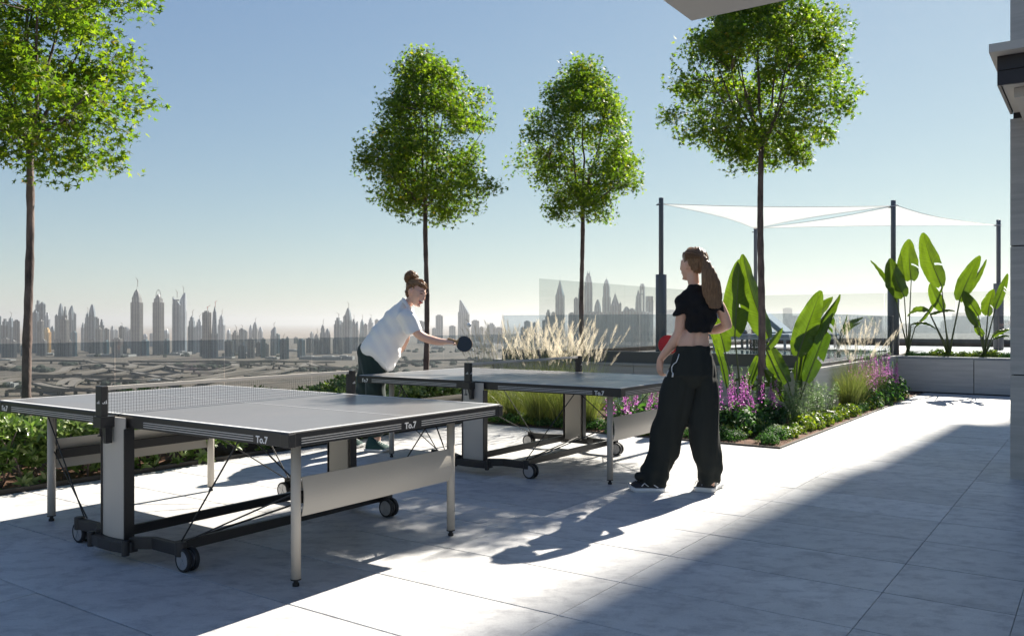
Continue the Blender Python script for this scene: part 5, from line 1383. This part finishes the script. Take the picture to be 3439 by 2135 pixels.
# loose shirt
def sillh(outline, depth, dyf, step=.012):
    """a draped garment: the outline given its true thickness, fullest in the middle"""
    P = np.array(outline, float); A_ = np.vstack([P, P[:1]]); x0, z0 = P.min(0)-step; x1, z1 = P.max(0)+step
    xs = np.arange(x0, x1, step); zs2 = np.arange(z0, z1, step); XX, ZZ = np.meshgrid(xs, zs2, indexing='ij'); q = np.stack([XX.ravel(), ZZ.ravel()], 1)
    ins = np.zeros(len(q), bool); dist = np.full(len(q), 1e9)
    for i in range(len(P)):
        a, c = A_[i], A_[i+1]; d = c-a; t = np.clip(((q-a)@d)/(d@d), 0, 1); dist = np.minimum(dist, np.linalg.norm(q-(a+t[:, None]*d), axis=1))
        cr = (a[1] > q[:, 1]) != (c[1] > q[:, 1]); 
        with np.errstate(divide='ignore', invalid='ignore'): xi = (c[0]-a[0])*(q[:, 1]-a[1])/(c[1]-a[1])+a[0]
        ins ^= cr & (q[:, 0] < xi)
    dm = np.clip(dist/.13, 0, 1); th = depth*np.sqrt(np.clip(1-(1-dm)**2, 0, 1)); th = np.where(ins, np.maximum(th, .004), 0)
    nx, nz = XX.shape; I = ins.reshape(nx, nz); T_ = th.reshape(nx, nz); b = MB(); V = []; F = []
    for s_ in (-1, 1):
        for i in range(nx):
            for j in range(nz): V.append((xs[i], dyf(xs[i], zs2[j])+s_*T_[i, j], zs2[j]))
    off = nx*nz
    for i in range(nx-1):
        for j in range(nz-1):
            if I[i, j] and I[i+1, j] and I[i, j+1] and I[i+1, j+1]:
                a, c, d, e_ = i*nz+j, (i+1)*nz+j, (i+1)*nz+j+1, i*nz+j+1
                F += [(a, c, d, e_), (a+off, e_+off, d+off, c+off)]
                for (p, q_), (ni, nj) in (((a, c), (i, j-1)), ((c, d), (i+1, j)), ((d, e_), (i, j+1)), ((e_, a), (i-1, j))):
                    k_ = (0 <= ni < nx-1 and 0 <= nj < nz-1 and I[ni, nj] and I[ni+1, nj] and I[ni, nj+1] and I[ni+1, nj+1])
                    if not k_: F.append((q_, p, p+off, q_+off))
    b.add(V, F); return b
so = [(508, 308), (470, 330), (420, 375), (372, 425), (320, 485), (270, 545), (232, 600), (226, 640), (238, 680), (270, 730), (308, 765), (330, 782), (352, 770), (385, 782), (412, 806), (438, 800), (455, 760), (478, 705), (505, 640), (530, 590), (560, 548), (575, 500), (572, 440), (560, 395), (548, 370), (545, 340), (530, 312)]
so = [(B(x, y).x, B(x, y).z) for x, y in so]
b = sillh(so, .165, lambda x, z: Y2+.03)
b.loft([ringe(B(x, y, -.11), ax*1., Y_*.085, p=2.2) for x, y, ax in ((520, 400, Vector((.05, 0, .05))), (555, 440, Vector((.075, 0, .035))), (582, 500, Vector((.082, 0, .030))), (604, 538, Vector((.078, 0, .026))))])
b.loft([ringe(B(x, y, .20), ax*1., Y_*.075, p=2.2) for x, y, ax in ((520, 400, Vector((.05, 0, .05))), (535, 450, Vector((.07, 0, .01))), (532, 520, Vector((.075, 0, 0))))])
def folds3(co):
    x, y, z = co[:, 0], co[:, 1], co[:, 2]; s_ = x*.62+z*.78; t = -x*.78+z*.62
    return .0045*np.sin(s_*30+np.sin(t*10)*2.4+y*6)+.0035*np.sin(s_*60-t*24+y*14)+.007*np.sin(t*24+s_*9)*np.clip((1.25-z)*3, 0, 1)
shirt2 = solid(b, 'shirt', M['whiteshirt'], w2, .0085, 2, O2, fold=folds3)
b = MB()
for s_ in (-1, 1): b.loft([ringe(B(x, y, dy)-O2, Vector((.006, 0, .006)), Vector((.0, .018, .022)), 8) for x, y, dy in ((515, 315, .06*s_-.01), (535, 330, .055*s_-.03), (556, 362, .03*s_-.06), (570, 385, .012*s_-.075))])
b.build('collar', M['whiteshirt'], shirt2, smooth=True)
# trousers
b = MB()
limb(b, [B(300, 680, .03), B(318, 790, .0), B(326, 930, .0), B(330, 1080, .02), B(330, 1205, .02)], [.135, .115, .098, .085, .072])
limb(b, [B(285, 680, .07), B(262, 800, .12), B(222, 950, .18), B(168, 1120, .24), B(134, 1230, .26)], [.125, .112, .096, .084, .072])
b.ell(B(300, 670, .05), (.15, .15, .13))
solid(b, 'trousers', M['greenpants'], w2, .009, 3, O2, fold=lambda co: .006*np.sin(co[:, 0]*40+co[:, 2]*14+np.sin(co[:, 2]*9)*2))
shoe(w2, Vector((B(345, 0).x, Y2, 0)), R(-14), .25, .098, .024, M['shoeg'], O2, high=.05)
shoe(w2, Vector((B(120, 0).x, Y2+.27, 0)), R(-10), .25, .098, .024, M['shoeg'], O2, high=.05)
pb = B(938, 612, -.15)
paddle(pb, B(860, 590, -.13)-pb, Vector((-.22, -1, .12)), 'padblue', 'dark blue faced paddle held out by the laughing woman')
# ================================================================== THE CITY BEYOND
M['desert'] = None
m, nt_, out = newmat('desert_ground'); L_ = nt_.links.new
g_ = N(nt_, "ShaderNodeNewGeometry")
n1 = N(nt_, "ShaderNodeTexNoise"); n1.inputs['Scale'].default_value = .006; n1.inputs['Detail'].default_value = 9; n1.inputs['Roughness'].default_value = .65
n2 = N(nt_, "ShaderNodeTexNoise"); n2.inputs['Scale'].default_value = .03; n2.inputs['Detail'].default_value = 6
L_(g_.outputs['Position'], n1.inputs['Vector']); L_(g_.outputs['Position'], n2.inputs['Vector'])
c1 = N(nt_, "ShaderNodeValToRGB"); e = c1.color_ramp.elements
e[0].position = .36; e[0].color = (.10, .073, .05, 1); e[1].position = .62; e[1].color = (.165, .12, .082, 1)
L_(n1.outputs[0], c1.inputs[0])
c2 = N(nt_, "ShaderNodeValToRGB"); e = c2.color_ramp.elements; e[0].position = .35; e[0].color = (.55, .56, .5, 1); e[1].position = .6; e[1].color = (1, 1, 1, 1); L_(n2.outputs[0], c2.inputs[0])
mx = N(nt_, "ShaderNodeMix", data_type='RGBA', blend_type='MULTIPLY'); mx.inputs['Factor'].default_value = 1; L_(c1.outputs[0], mx.inputs['A']); L_(c2.outputs[0], mx.inputs['B'])
b_ = N(nt_, "ShaderNodeBsdfPrincipled"); b_.inputs['Roughness'].default_value = .95; L_(mx.outputs['Result'], b_.inputs['Base Color']); L_(b_.outputs[0], out.inputs[0])
M['desert'] = m
b = MB(); G_ = 34000; b.add([(-G_, -3000, GZ), (G_, -3000, GZ), (G_, 36000, GZ), (-G_, 36000, GZ)], [(0, 1, 2, 3)])
tag(b.build('desert_ground', M['desert']), None, None, None, 'structure')
M['road'] = mat('pale_road_concrete', (.20, .16, .125), .8, var=.15, vscale=.02, coords='World')
M['roadside'] = mat('viaduct_side', (.12, .095, .073), .8)
# elevated road ribbons (deck with edge beams on piers)
def smooth_path(P, n=10):
    out_ = []
    for i in range(len(P)-1):
        p0, p1, p2, p3 = P[max(i-1, 0)], P[i], P[i+1], P[min(i+2, len(P)-1)]
        for k in range(n):
            t = k/n; out_.append(.5*((2*p1)+(p2-p0)*t+(2*p0-5*p1+4*p2-p3)*t*t+(3*p1-p0-3*p2+p3)*t**3))
    out_.append(P[-1]); return out_
def roadway(pts, wd=15, h=7, zz=None):
    P = [PG(p.x, p.y, GZ+h) for p in smooth_path([Vector((x, y, 0)) for x, y in pts], 12)]; b = MB(); V = []; n = len(P); F = []; mi = []
    for i in range(n):
        t = (P[min(i+1, n-1)]-P[max(i-1, 0)]); t.z = 0; t.normalize(); s_ = Vector((-t.y, t.x, 0))*wd/2; z = P[i].z
        for q, dz in ((-1, -2.2), (-1, 1.0), (-.93, 1.0), (-.93, 0), (.93, 0), (.93, 1.0), (1, 1.0), (1, -2.2)):
            v = P[i]+s_*q; V.append((v.x, v.y, z+dz))
    for i in range(n-1):
        for j in range(8):
            a = i*8+j; c = i*8+(j+1) % 8; F.append((a, c, c+8, a+8)); mi.append(0 if j in (3,) else 1)
    b.v = V; b.f = F; b.m = mi
    for i in range(0, n, 7):
        p = P[i]; b.box(p.x-1.5, p.x+1.5, p.y-1.5, p.y+1.5, GZ, p.z-2, 1)
    return tag(b.build('highway', [M['road'], M['roadside']]), None, None, None, 'structure')
def z7(l): return [(x/2.707, 900+y/2.707) for x, y in l]
def z8(l): return [(850+x/3.36, 900+y/3.36) for x, y in l]
ways = [z7(q) for q in (
    [(-60,1004),(200,975),(400,962),(560,938),(610,905),(700,890),(840,888)],
    [(-60,1048),(180,1000),(500,985),(700,980),(900,975),(1100,955),(1300,920),(1500,880),(1560,862)],
    [(310,975),(600,978),(800,985),(1000,985),(1200,975),(1400,965),(1700,955),(1950,935),(2080,905),(2140,880),(2100,850),(1900,840)],
    [(560,1060),(600,1020),(680,1000),(760,995)], [(620,1075),(670,1030),(760,1005),(900,1015)],
    [(330,1040),(450,1070),(620,1095),(820,1105),(1000,1112)], [(60,1112),(330,1105),(600,1103),(830,1098)],
    [(700,890),(900,868),(990,880),(1000,900),(900,930),(700,960)],
    [(790,835),(900,860),(1180,870),(1205,890),(1150,905),(1000,910),(850,905)],
    [(1000,912),(1100,930),(1250,950),(1500,1000),(1700,1040)], [(930,1020),(1200,1018),(1400,1000),(1500,990),(1700,955)],
    [(1540,870),(1560,895),(1700,915),(1900,920),(2050,915),(2140,890)], [(1190,845),(1500,850),(1900,845),(2500,852)],
    [(1300,1040),(1600,1020),(1900,985),(2100,950),(2300,920),(2460,885)], [(2560,925),(2300,950),(2000,985),(1800,1040)],
    [(-40,880),(60,870),(110,880),(60,897),(-40,900)], [(1250,870),(1600,880),(1900,862),(2300,868)], [(100,850),(400,838),(800,845)])]
ways += [z8(q) for q in (
    [(-60,1080),(200,1100),(330,1095),(560,1120),(800,1110),(1080,1140)], [(-60,1210),(150,1190),(350,1150),(560,1100),(640,1070),(900,1055)],
    [(640,1075),(760,1110),(950,1130),(1150,1140)], [(-40,1050),(200,1045),(400,1055),(620,1050)])]
ways += [[(1300,1262),(1500,1235),(1700,1222),(1900,1215)], [(1330,1215),(1500,1208),(1720,1205),(1990,1190)]]
for q in ways: roadway(q)
# scrub and trees on the flats
sc_ = mat('scrub', (.035, .045, .022), .95, var=.5, vscale=.05, coords='World')
g = np.random.default_rng(77); b = MB()
patches = [(55, 1240, 45, 9, 60), (150, 1247, 40, 5, 40), (230, 1226, 28, 4, 25), (700, 1231, 120, 7, 120), (1240, 1245, 190, 12, 90), (1700, 1215, 200, 10, 120), (1400, 1225, 90, 14, 60), (330, 1235, 20, 5, 16), (500, 1300, 240, 30, 30), (60, 1300, 60, 20, 14), (1500, 1180, 300, 8, 90), (600, 1195, 400, 4, 70)]
for x, y, sx, sy, n in patches:
    for k in range(n//2):
        p = PG(x+g.normal()*sx*.5, max(y+g.normal()*sy*.5, 1172), GZ); r_ = g.uniform(3, 7)
        b.ell((p.x, p.y, GZ+r_*.4), (r_*1.3, r_*1.3, r_*.8), nu=7, nv=5)
tag(b.build('scrub', sc_), 'dark scrub and small trees scattered over the desert flats', None, None, 'stuff')

FM = [facademat('facade_blue', (.20, .24, .27), (.06, .09, .12), 1., .25, 0, .3), facademat('facade_beige', (.26, .26, .25), (.09, .10, .11), .8, .3), facademat('facade_slate', (.13, .16, .18), (.03, .05, .07), 1.1, .2, 0, .25),
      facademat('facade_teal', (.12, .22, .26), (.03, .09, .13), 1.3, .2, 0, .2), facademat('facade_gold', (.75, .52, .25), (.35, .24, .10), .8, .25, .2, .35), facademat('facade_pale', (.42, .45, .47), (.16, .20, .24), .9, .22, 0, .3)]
FN = ['blue grey', 'beige grey', 'dark slate', 'dark teal glass', 'golden', 'pale blue']
M['crane'] = mat('crane_steel', (.25, .2, .16), .6); M['cranered'] = mat('crane_red', (.5, .08, .04), .5); M['conc'] = mat('concrete', (.3, .29, .27), .8)
tcount = [0]
def rrect(hx, hy, c, n=3):
    P = []
    for sx, sy, a0 in ((1, 1, 0), (-1, 1, 90), (-1, -1, 180), (1, -1, 270)):
        for k in range(n+1):
            a = R(a0+90*k/n); P.append((sx*(hx-c)+c*math.cos(a), sy*(hy-c)+c*math.sin(a)))
    return P
def tower(xc, wpx, ytop, ybase, style='flat', m_=0, crane=None, ribs=True, label=None, group=None, depth=.85):
    Y = (CAMH-GZ)*FPX/(ybase-HYP); X = (xc-CXP)/FPX*Y; W = wpx/FPX*Y; H = (ybase-ytop)/FPX*Y; hx, hy = W/2, W/2*depth
    b = MB(); tcount[0] += 1; rr = random.Random(tcount[0]*13+5); yaw = rr.uniform(-.35, .35); k = math.cos(abs(yaw))+math.sin(abs(yaw))*depth; hx /= k; hy /= k
    def sec(z0, z1, f0, f1, c=.15):
        A = rrect(hx*f0, hy*f0, c*hx*f0); B = rrect(hx*f1, hy*f1, c*hx*f1)
        b.loft([[Vector((*p, z0)) for p in A], [Vector((*p, z1)) for p in B]])
    def fins(z0, z1, f=1.):
        n = rr.choice((4, 5, 6))
        for i in range(n):
            x = hx*f*(-.86+1.72*i/(n-1)); w_ = hx*.05
            for s_ in (-1, 1): b.box(x-w_, x+w_, *sorted((s_*hy*f*.99, s_*(hy*f+1.1))), z0, z1)
        for i in range(n-1):
            y = hy*f*(-.8+1.6*i/(n-2)); w_ = hy*.05
            for s_ in (-1, 1): b.box(*sorted((s_*hx*f*.99, s_*(hx*f+1.1))), y-w_, y+w_, z0, z1)
    if style == 'flat':
        sec(0, H*.985, 1, 1); fins(0, H*.97); b.box(-hx*.6, hx*.5, -hy*.5, hy*.5, H*.985, H+2)
    elif style == 'step':
        sec(0, H*.72, 1, 1); fins(0, H*.7); sec(H*.72, H*.86, .85, .82); sec(H*.86, H*.95, .6, .5); sec(H*.95, H, .28, .06)
    elif style == 'step2':
        sec(0, H*.8, 1, 1); fins(0, H*.82); sec(H*.8, H*.92, .82, .8); sec(H*.92, H, .5, .45)
    elif style == 'dome':
        sec(0, H*.74, 1, 1); fins(0, H*.74); N_ = 8
        for i in range(N_): sec(H*(.74+.26*i/N_), H*(.74+.26*(i+1)/N_), math.cos(i/N_*1.45)**.8, math.cos((i+1)/N_*1.45)**.8)
    elif style == 'domes':
        sec(0, H*.70, 1, 1); fins(0, H*.7); sec(H*.70, H*.86, .92, .9); N_ = 6
        for i in range(N_): sec(H*(.86+.10*i/N_), H*(.86+.10*(i+1)/N_), .72*math.cos(i/N_*1.5)**.7, .72*math.cos((i+1)/N_*1.5)**.7)
        b.tube([(0, 0, H*.95), (0, 0, H)], [hx*.05, hx*.01], 5)
    elif style == 'spire':
        sec(0, H*.76, 1, 1); fins(0, H*.76); sec(H*.76, H*.83, .86, .84)
        N_ = 7
        for i in range(N_): sec(H*(.83+.12*i/N_), H*(.83+.12*(i+1)/N_), .78*(1-i/N_)**.6, .78*(1-(i+1)/N_)**.6+.01)
        b.tube([(0, 0, H*.92), (0, 0, H*1.0)], [hx*.07, hx*.015], 5)
    elif style == 'arch':
        sec(0, H*.78, 1, 1); fins(0, H*.78); sec(H*.78, H*.84, .84, .8)
        for s_ in (-1, 1):
            P = [(s_*hx*.78*math.cos(t*math.pi/2*.99)**.8, 0, H*(.80+.17*math.sin(t*math.pi/2))) for t in np.linspace(0, 1, 9)]
            b.tube(P, hx*.07, 6)
        for i in range(5): sec(H*(.84+.07*i/5), H*(.84+.07*(i+1)/5), .6*(1-i/5)**.6, .6*(1-(i+1)/5)**.6+.01)
        b.tube([(0, 0, H*.94), (0, 0, H)], [hx*.05, hx*.01], 5)
    elif style == 'cut':
        A = rrect(hx, hy, hx*.12); b.loft([[Vector((*p, 0)) for p in A], [Vector((*p, H*(.93-.05*p[0]/hx))) for p in A]]); fins(0, H*.86)
        b.box(-hx, -hx*.8, -hy, hy, H*.8, H); b.box(-hx, hx, -hy*.9, hy*.9, H*.93, H*.955)
    elif style == 'curve':
        N_ = 8; sec(0, H*.8, 1, 1, .5); fins(0, H*.7, .9)
        for i in range(N_):
            t0, t1_ = i/N_, (i+1)/N_; f0, f1 = math.cos(t0*1.35), math.cos(t1_*1.35); A = rrect(hx*f0, hy*f0, hx*.3*f0); B = rrect(hx*f1, hy*f1, hx*.3*f1)
            b.loft([[Vector((p[0]+hx*(1-f0)*.8, p[1], H*(.8+.2*t0))) for p in A], [Vector((p[0]+hx*(1-f1)*.8, p[1], H*(.8+.2*t1_))) for p in B]])
    elif style == 'taper':
        sec(0, H*.5, 1, .97); sec(H*.5, H*.9, .97, .6); sec(H*.9, H, .45, .1); fins(0, H*.48)
    elif style == 'blade':
        A = rrect(hx, hy, hx*.1); b.loft([[Vector((*p, 0)) for p in A], [Vector((*p, H*.72)) for p in A], [Vector((p[0]*.15-hx*.8, p[1]*.4, H)) if 1 else 0 for p in A]])
        fins(0, H*.68)
    elif style == 'pyramid':
        sec(0, H*.72, 1, 1); fins(0, H*.72); sec(H*.72, H*.93, .95, .08, .05); b.tube([(0, 0, H*.9), (0, 0, H)], [hx*.06, hx*.015], 5)
    elif style == 'setdome':
        sec(0, H*.86, 1, 1); fins(0, H*.8); sec(H*.86, H*.93, .86, .7); sec(H*.93, H*.97, .5, .45); b.box(-hx*.35, -hx*.2, -3, 3, H*.97, H); b.box(hx*.2, hx*.35, -3, 3, H*.97, H)
    elif style == 'slot':
        for s_ in (-1, 1): b.box(*sorted((s_*hx*.25, s_*hx)), -hy, hy, 0, H*.97)
        b.box(-hx*.3, hx*.3, -hy*.8, hy*.8, 0, H*.55); b.box(-hx*.9, hx*.8, -hy*1.02, hy*1.02, H*.82, H*.84); b.box(-hx*.7, hx*.7, -hy*.7, hy*.7, H*.9, H)
    elif style == 'crown':
        sec(0, H*.9, .85, 1.0)
        for i in range(5): b.box(hx*(-.95+.42*i), hx*(-.95+.42*i+.16), -hy*.9, hy*.9, H*.9, H)
    lab = label or None
    o = b.build('skyscraper', FM[m_]); o.location = (X, Y, GZ); o.rotation_euler = (0, 0, yaw)
    TW.append((xc, o, FN[m_], style, W, H, label)); tag(o, None, 'skyscraper', group)
    if crane:
        c = MB(); hcr = H*.06+6; c.tube([(0, 0, 0), (0, 0, hcr)], W*.02+.3, 4); a = R(crane); 
        c.tube([(-math.cos(a)*W*.12, 0, hcr-math.sin(a)*W*.12), (math.cos(a)*W*.42, 0, hcr+abs(math.sin(a))*W*.42)], W*.012+.3, 4)
        c.box(-W*.05, W*.05, -W*.05, W*.05, hcr-W*.04, hcr+W*.03)
        oc = c.build('tower_crane', M['cranered'] if crane == 35 else M['crane']); oc.location = (X+W*.1, Y, GZ+H*.985); CR.append((xc, oc, lab, tcount[0], crane == 35))
    return o
TW = []; CR = []
def T7(x, w_, t, bs, style='flat', m_=0, crane=None): tower(x/2.707, w_/2.707, 900+t/2.707, 900+bs/2.707, style, m_, crane, group='skyscrapers of the left skyline')
def T8(x, w_, t, bs, style='flat', m_=0, crane=None): tower(850+x/3.36, w_/3.36, 900+t/3.36, 900+bs/3.36, style, m_, crane, group='skyscrapers of the left skyline')
def T3(x, w_, t, bs, style='flat', m_=0, crane=None): tower(1100+x/2.0167, w_/2.0167, 850+t/2.0167, 850+bs/2.0167, style, m_, crane, group='pale skyscrapers behind the bending woman')
def T9(x, w_, t, bs, style='flat', m_=3, crane=None): tower(1750+x/4.32, w_/4.32, 900+t/4.32, 900+bs/4.32, style, m_, crane, group='skyscrapers of the right cluster')
for a in [(-15,36,430,770),(45,52,460,770,'step2',2),(98,50,440,760,'step',0,140),(150,45,475,770,'flat',1),(50,60,640,812,'flat',1),(118,45,660,812,'flat',1),
    (347,46,293,765,'step2',0),(386,40,315,765,'flat',0),(322,40,395,770,'flat',0),(431,38,405,735,'step2',5),(370,42,475,795,'flat',1),(427,50,540,775,'step2',4),(476,38,525,740,'dome',0),(522,36,490,740,'dome',4),
    (553,45,320,765,'dome',0),(592,28,350,765,'step2',2),(587,55,460,803,'flat',1),(645,44,340,765,'curve',0),(672,30,405,760,'flat',0),(672,44,580,803,'flat',3),(523,45,645,805,'flat',2),(395,45,655,800,'flat',1),(631,35,660,808,'flat',1),(207,25,700,800,'flat',3),(515,26,425,750,'flat',0),
    (757,32,495,750,'step2',5),(795,42,400,760,'step',0,130),(838,56,328,768,'dome',0),(880,30,450,765,'flat',2),(900,46,545,795,'flat',1),(925,34,465,768,'step2',0),(968,37,550,762,'flat',2),(965,36,660,788,'flat',3),(850,60,650,775,'flat',2),
    (1024,34,525,718,'step2',5),(1058,20,560,712,'flat',5),(1105,40,530,762,'flat',2,150),(1148,40,540,730,'flat',5),(1185,26,560,730,'flat',5),(1065,85,640,812,'flat',1),(1130,32,660,782,'flat',2),
    (1244,80,160,797,'spire',1,125),(1318,42,595,712,'dome',5),(1322,48,655,797,'flat',3),(1377,28,595,712,'flat',5),
    (1440,86,180,785,'arch',1),(1517,38,555,722,'dome',5),(1515,44,650,785,'flat',3),(1490,20,560,715,'flat',5),
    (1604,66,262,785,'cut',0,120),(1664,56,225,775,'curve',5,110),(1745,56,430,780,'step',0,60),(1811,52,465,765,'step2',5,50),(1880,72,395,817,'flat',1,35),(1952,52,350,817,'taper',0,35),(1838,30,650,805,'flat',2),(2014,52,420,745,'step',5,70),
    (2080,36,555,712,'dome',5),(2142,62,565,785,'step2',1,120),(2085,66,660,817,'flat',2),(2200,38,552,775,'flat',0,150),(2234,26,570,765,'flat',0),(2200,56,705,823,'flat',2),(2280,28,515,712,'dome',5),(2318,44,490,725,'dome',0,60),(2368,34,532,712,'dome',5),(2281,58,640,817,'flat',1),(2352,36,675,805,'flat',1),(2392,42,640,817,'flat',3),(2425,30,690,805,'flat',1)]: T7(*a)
for a in [(230,58,665,985,'curve',0,50),(275,42,745,965,'flat',3),(340,62,800,1030,'flat',2,60),(386,30,780,1025,'flat',3),(483,36,780,850,'flat',2),(543,76,805,1005,'flat',3),(638,62,790,960,'flat',2,90),(662,36,715,865,'step2',5),(718,58,735,970,'step',1,90),
    (785,62,635,965,'step',0,70),(840,52,680,965,'dome',0),(958,80,560,965,'step2',0,145),(935,62,795,962,'flat',1),(992,34,600,960,'flat',5),(990,42,800,975,'flat',1),(1072,72,450,965,'dome',0,130),(1040,40,535,960,'flat',0),(1135,46,575,935,'step2',0,100),(1166,38,600,935,'curve',0),(1230,54,575,900,'taper',3,100),(1270,34,630,900,'flat',0),(1327,50,560,860,'step2',5,150),(1395,44,580,850,'flat',5)]: T8(*a)
for a in [(632,46,460,612),(757,48,420,618,'flat'),(722,30,508,615),(712,22,560,622),(845,44,492,612),(925,66,318,620,'blade'),(902,34,395,618),(1001,52,455,612,'flat'),(1041,26,500,612),(1111,54,472,610,'step2'),(1160,46,503,612),(1190,20,540,612)]: T3(*a)
for a in [(90,86,770,1150),(20,50,860,1150),(200,60,790,1150),(120,130,860,1140),(400,190,745,1110,'flat'),(395,80,605,1120,'step2'),(565,132,110,1120,'pyramid'),(470,60,640,1120),(735,92,650,1130),(800,64,430,1125),(845,44,290,1125,'step2'),(975,112,45,1120,'setdome'),(1112,112,455,1130,'dome'),(1240,122,120,1120,'domes'),(1365,132,315,1125,'pyramid'),(1440,24,500,1130),(1530,150,560,1130,'dome'),(1610,90,590,1130),(1700,110,320,1125,'taper'),(1760,84,228,1120,'slot'),(1862,116,408,1125,'crown'),(1050,260,640,1140),(1330,220,640,1140),(1560,260,620,1140),(1780,240,640,1140),(870,130,600,1140)]: T9(*a)
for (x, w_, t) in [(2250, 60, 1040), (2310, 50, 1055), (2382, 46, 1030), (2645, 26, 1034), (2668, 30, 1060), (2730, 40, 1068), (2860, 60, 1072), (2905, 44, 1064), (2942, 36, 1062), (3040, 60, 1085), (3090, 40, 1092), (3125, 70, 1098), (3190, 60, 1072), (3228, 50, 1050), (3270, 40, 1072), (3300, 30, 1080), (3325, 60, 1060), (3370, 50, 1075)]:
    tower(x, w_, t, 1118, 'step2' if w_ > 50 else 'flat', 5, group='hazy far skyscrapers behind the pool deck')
# labels: by look and by the place in the row, so that each singles out one tower
shape = dict(flat='flat topped', step='sharply stepped', step2='set back', dome='round topped', domes='domed and spired', spire='needle spired', arch='arch crowned', cut='notched flat roofed', curve='curved sail roofed', taper='tapering', blade='knife pointed', pyramid='pyramid roofed', setdome='twin horned', slot='slotted twin core', crown='spiky crowned')
gr_ = {}
for t_ in TW: gr_.setdefault(t_[1]["group"], []).append(t_)
def ordn(n): return str(n)+('th' if 10 <= n % 100 <= 20 else {1: 'st', 2: 'nd', 3: 'rd'}.get(n % 10, 'th'))
where = {'skyscrapers of the left skyline': 'on the left skyline', 'pale skyscrapers behind the bending woman': 'right of the bending woman', 'skyscrapers of the right cluster': 'in the cluster behind the grasses', 'hazy far skyscrapers behind the pool deck': 'beyond pool deck'}
wide = {}
for gname, lst in gr_.items():
    lst.sort(key=lambda t_: t_[0])
    for i, t_ in enumerate(lst):
        t_[1]["label"] = f"{t_[2]} {shape[t_[3]]} skyscraper, {ordn(i+1)} from left {where[gname]}"
for i, (x, oc, lab, k, red) in enumerate(sorted(CR, key=lambda c: c[0])):
    tag(oc, ('red' if red else 'dark')+f' construction crane on a skyscraper roof, {ordn(i+1)} crane from the left', 'crane', 'construction cranes on the skyline')
# low podiums and unfinished blocks at the feet of the towers
lows = [(330,1195,60,5),(400,1197,90,7),(590,1192,40,6),(610,1190,55,9),(760,1202,50,5),(860,1195,70,8),(915,1205,40,6),(1045,1207,70,10),(1110,1208,85,11),(1160,1208,55,12),(985,1180,60,6),(20,1210,50,4),(160,1192,60,6),(530,1288,70,12),(35,1300,40,14),(1325,1150,60,14),(1490,1155,90,10),(1600,1165,120,12),(1560,1178,60,9),(1700,1150,90,10),(1470,1172,40,8)]
for i, (x, yb, w_, h) in enumerate(sorted(lows)):
    Y = (CAMH-GZ)*FPX/(yb-HYP); X = (x-CXP)/FPX*Y; W = w_/FPX*Y; H = h/FPX*Y; b = MB(); b.box(-W/2, W/2, -W*.3, W*.3, 0, H)
    n = max(3, int(w_/7))
    for k in range(n): xx = -W/2+W*(k+.5)/n; b.box(xx-W/n*.18, xx+W/n*.18, -W*.3-1.2, -W*.3, 0, H*1.12)
    b.box(-W*.3, W*.1, -W*.15, W*.2, H, H*1.3)
    o = b.build('low_building', M['conc']); o.location = (X, Y, GZ); tag(o, f'low concrete block on the desert flats, {ordn(i+1)} low block from the left', 'building', 'low blocks at the feet of the towers')

# hazy air over the whole city
m, nt_, out = newmat('haze_air'); pv = N(nt_, "ShaderNodeVolumePrincipled"); pv.inputs['Color'].default_value = (.68, .69, .70, 1); pv.inputs['Density'].default_value = HAZE
pv.inputs['Anisotropy'].default_value = .45
nt_.links.new(pv.outputs[0], out.inputs['Volume'])
b = MB(); b.box(-G_-10, G_+10, -3010, 36010, GZ-1, 165)
hz = b.build('haze', m); hz["kind"] = 'stuff'
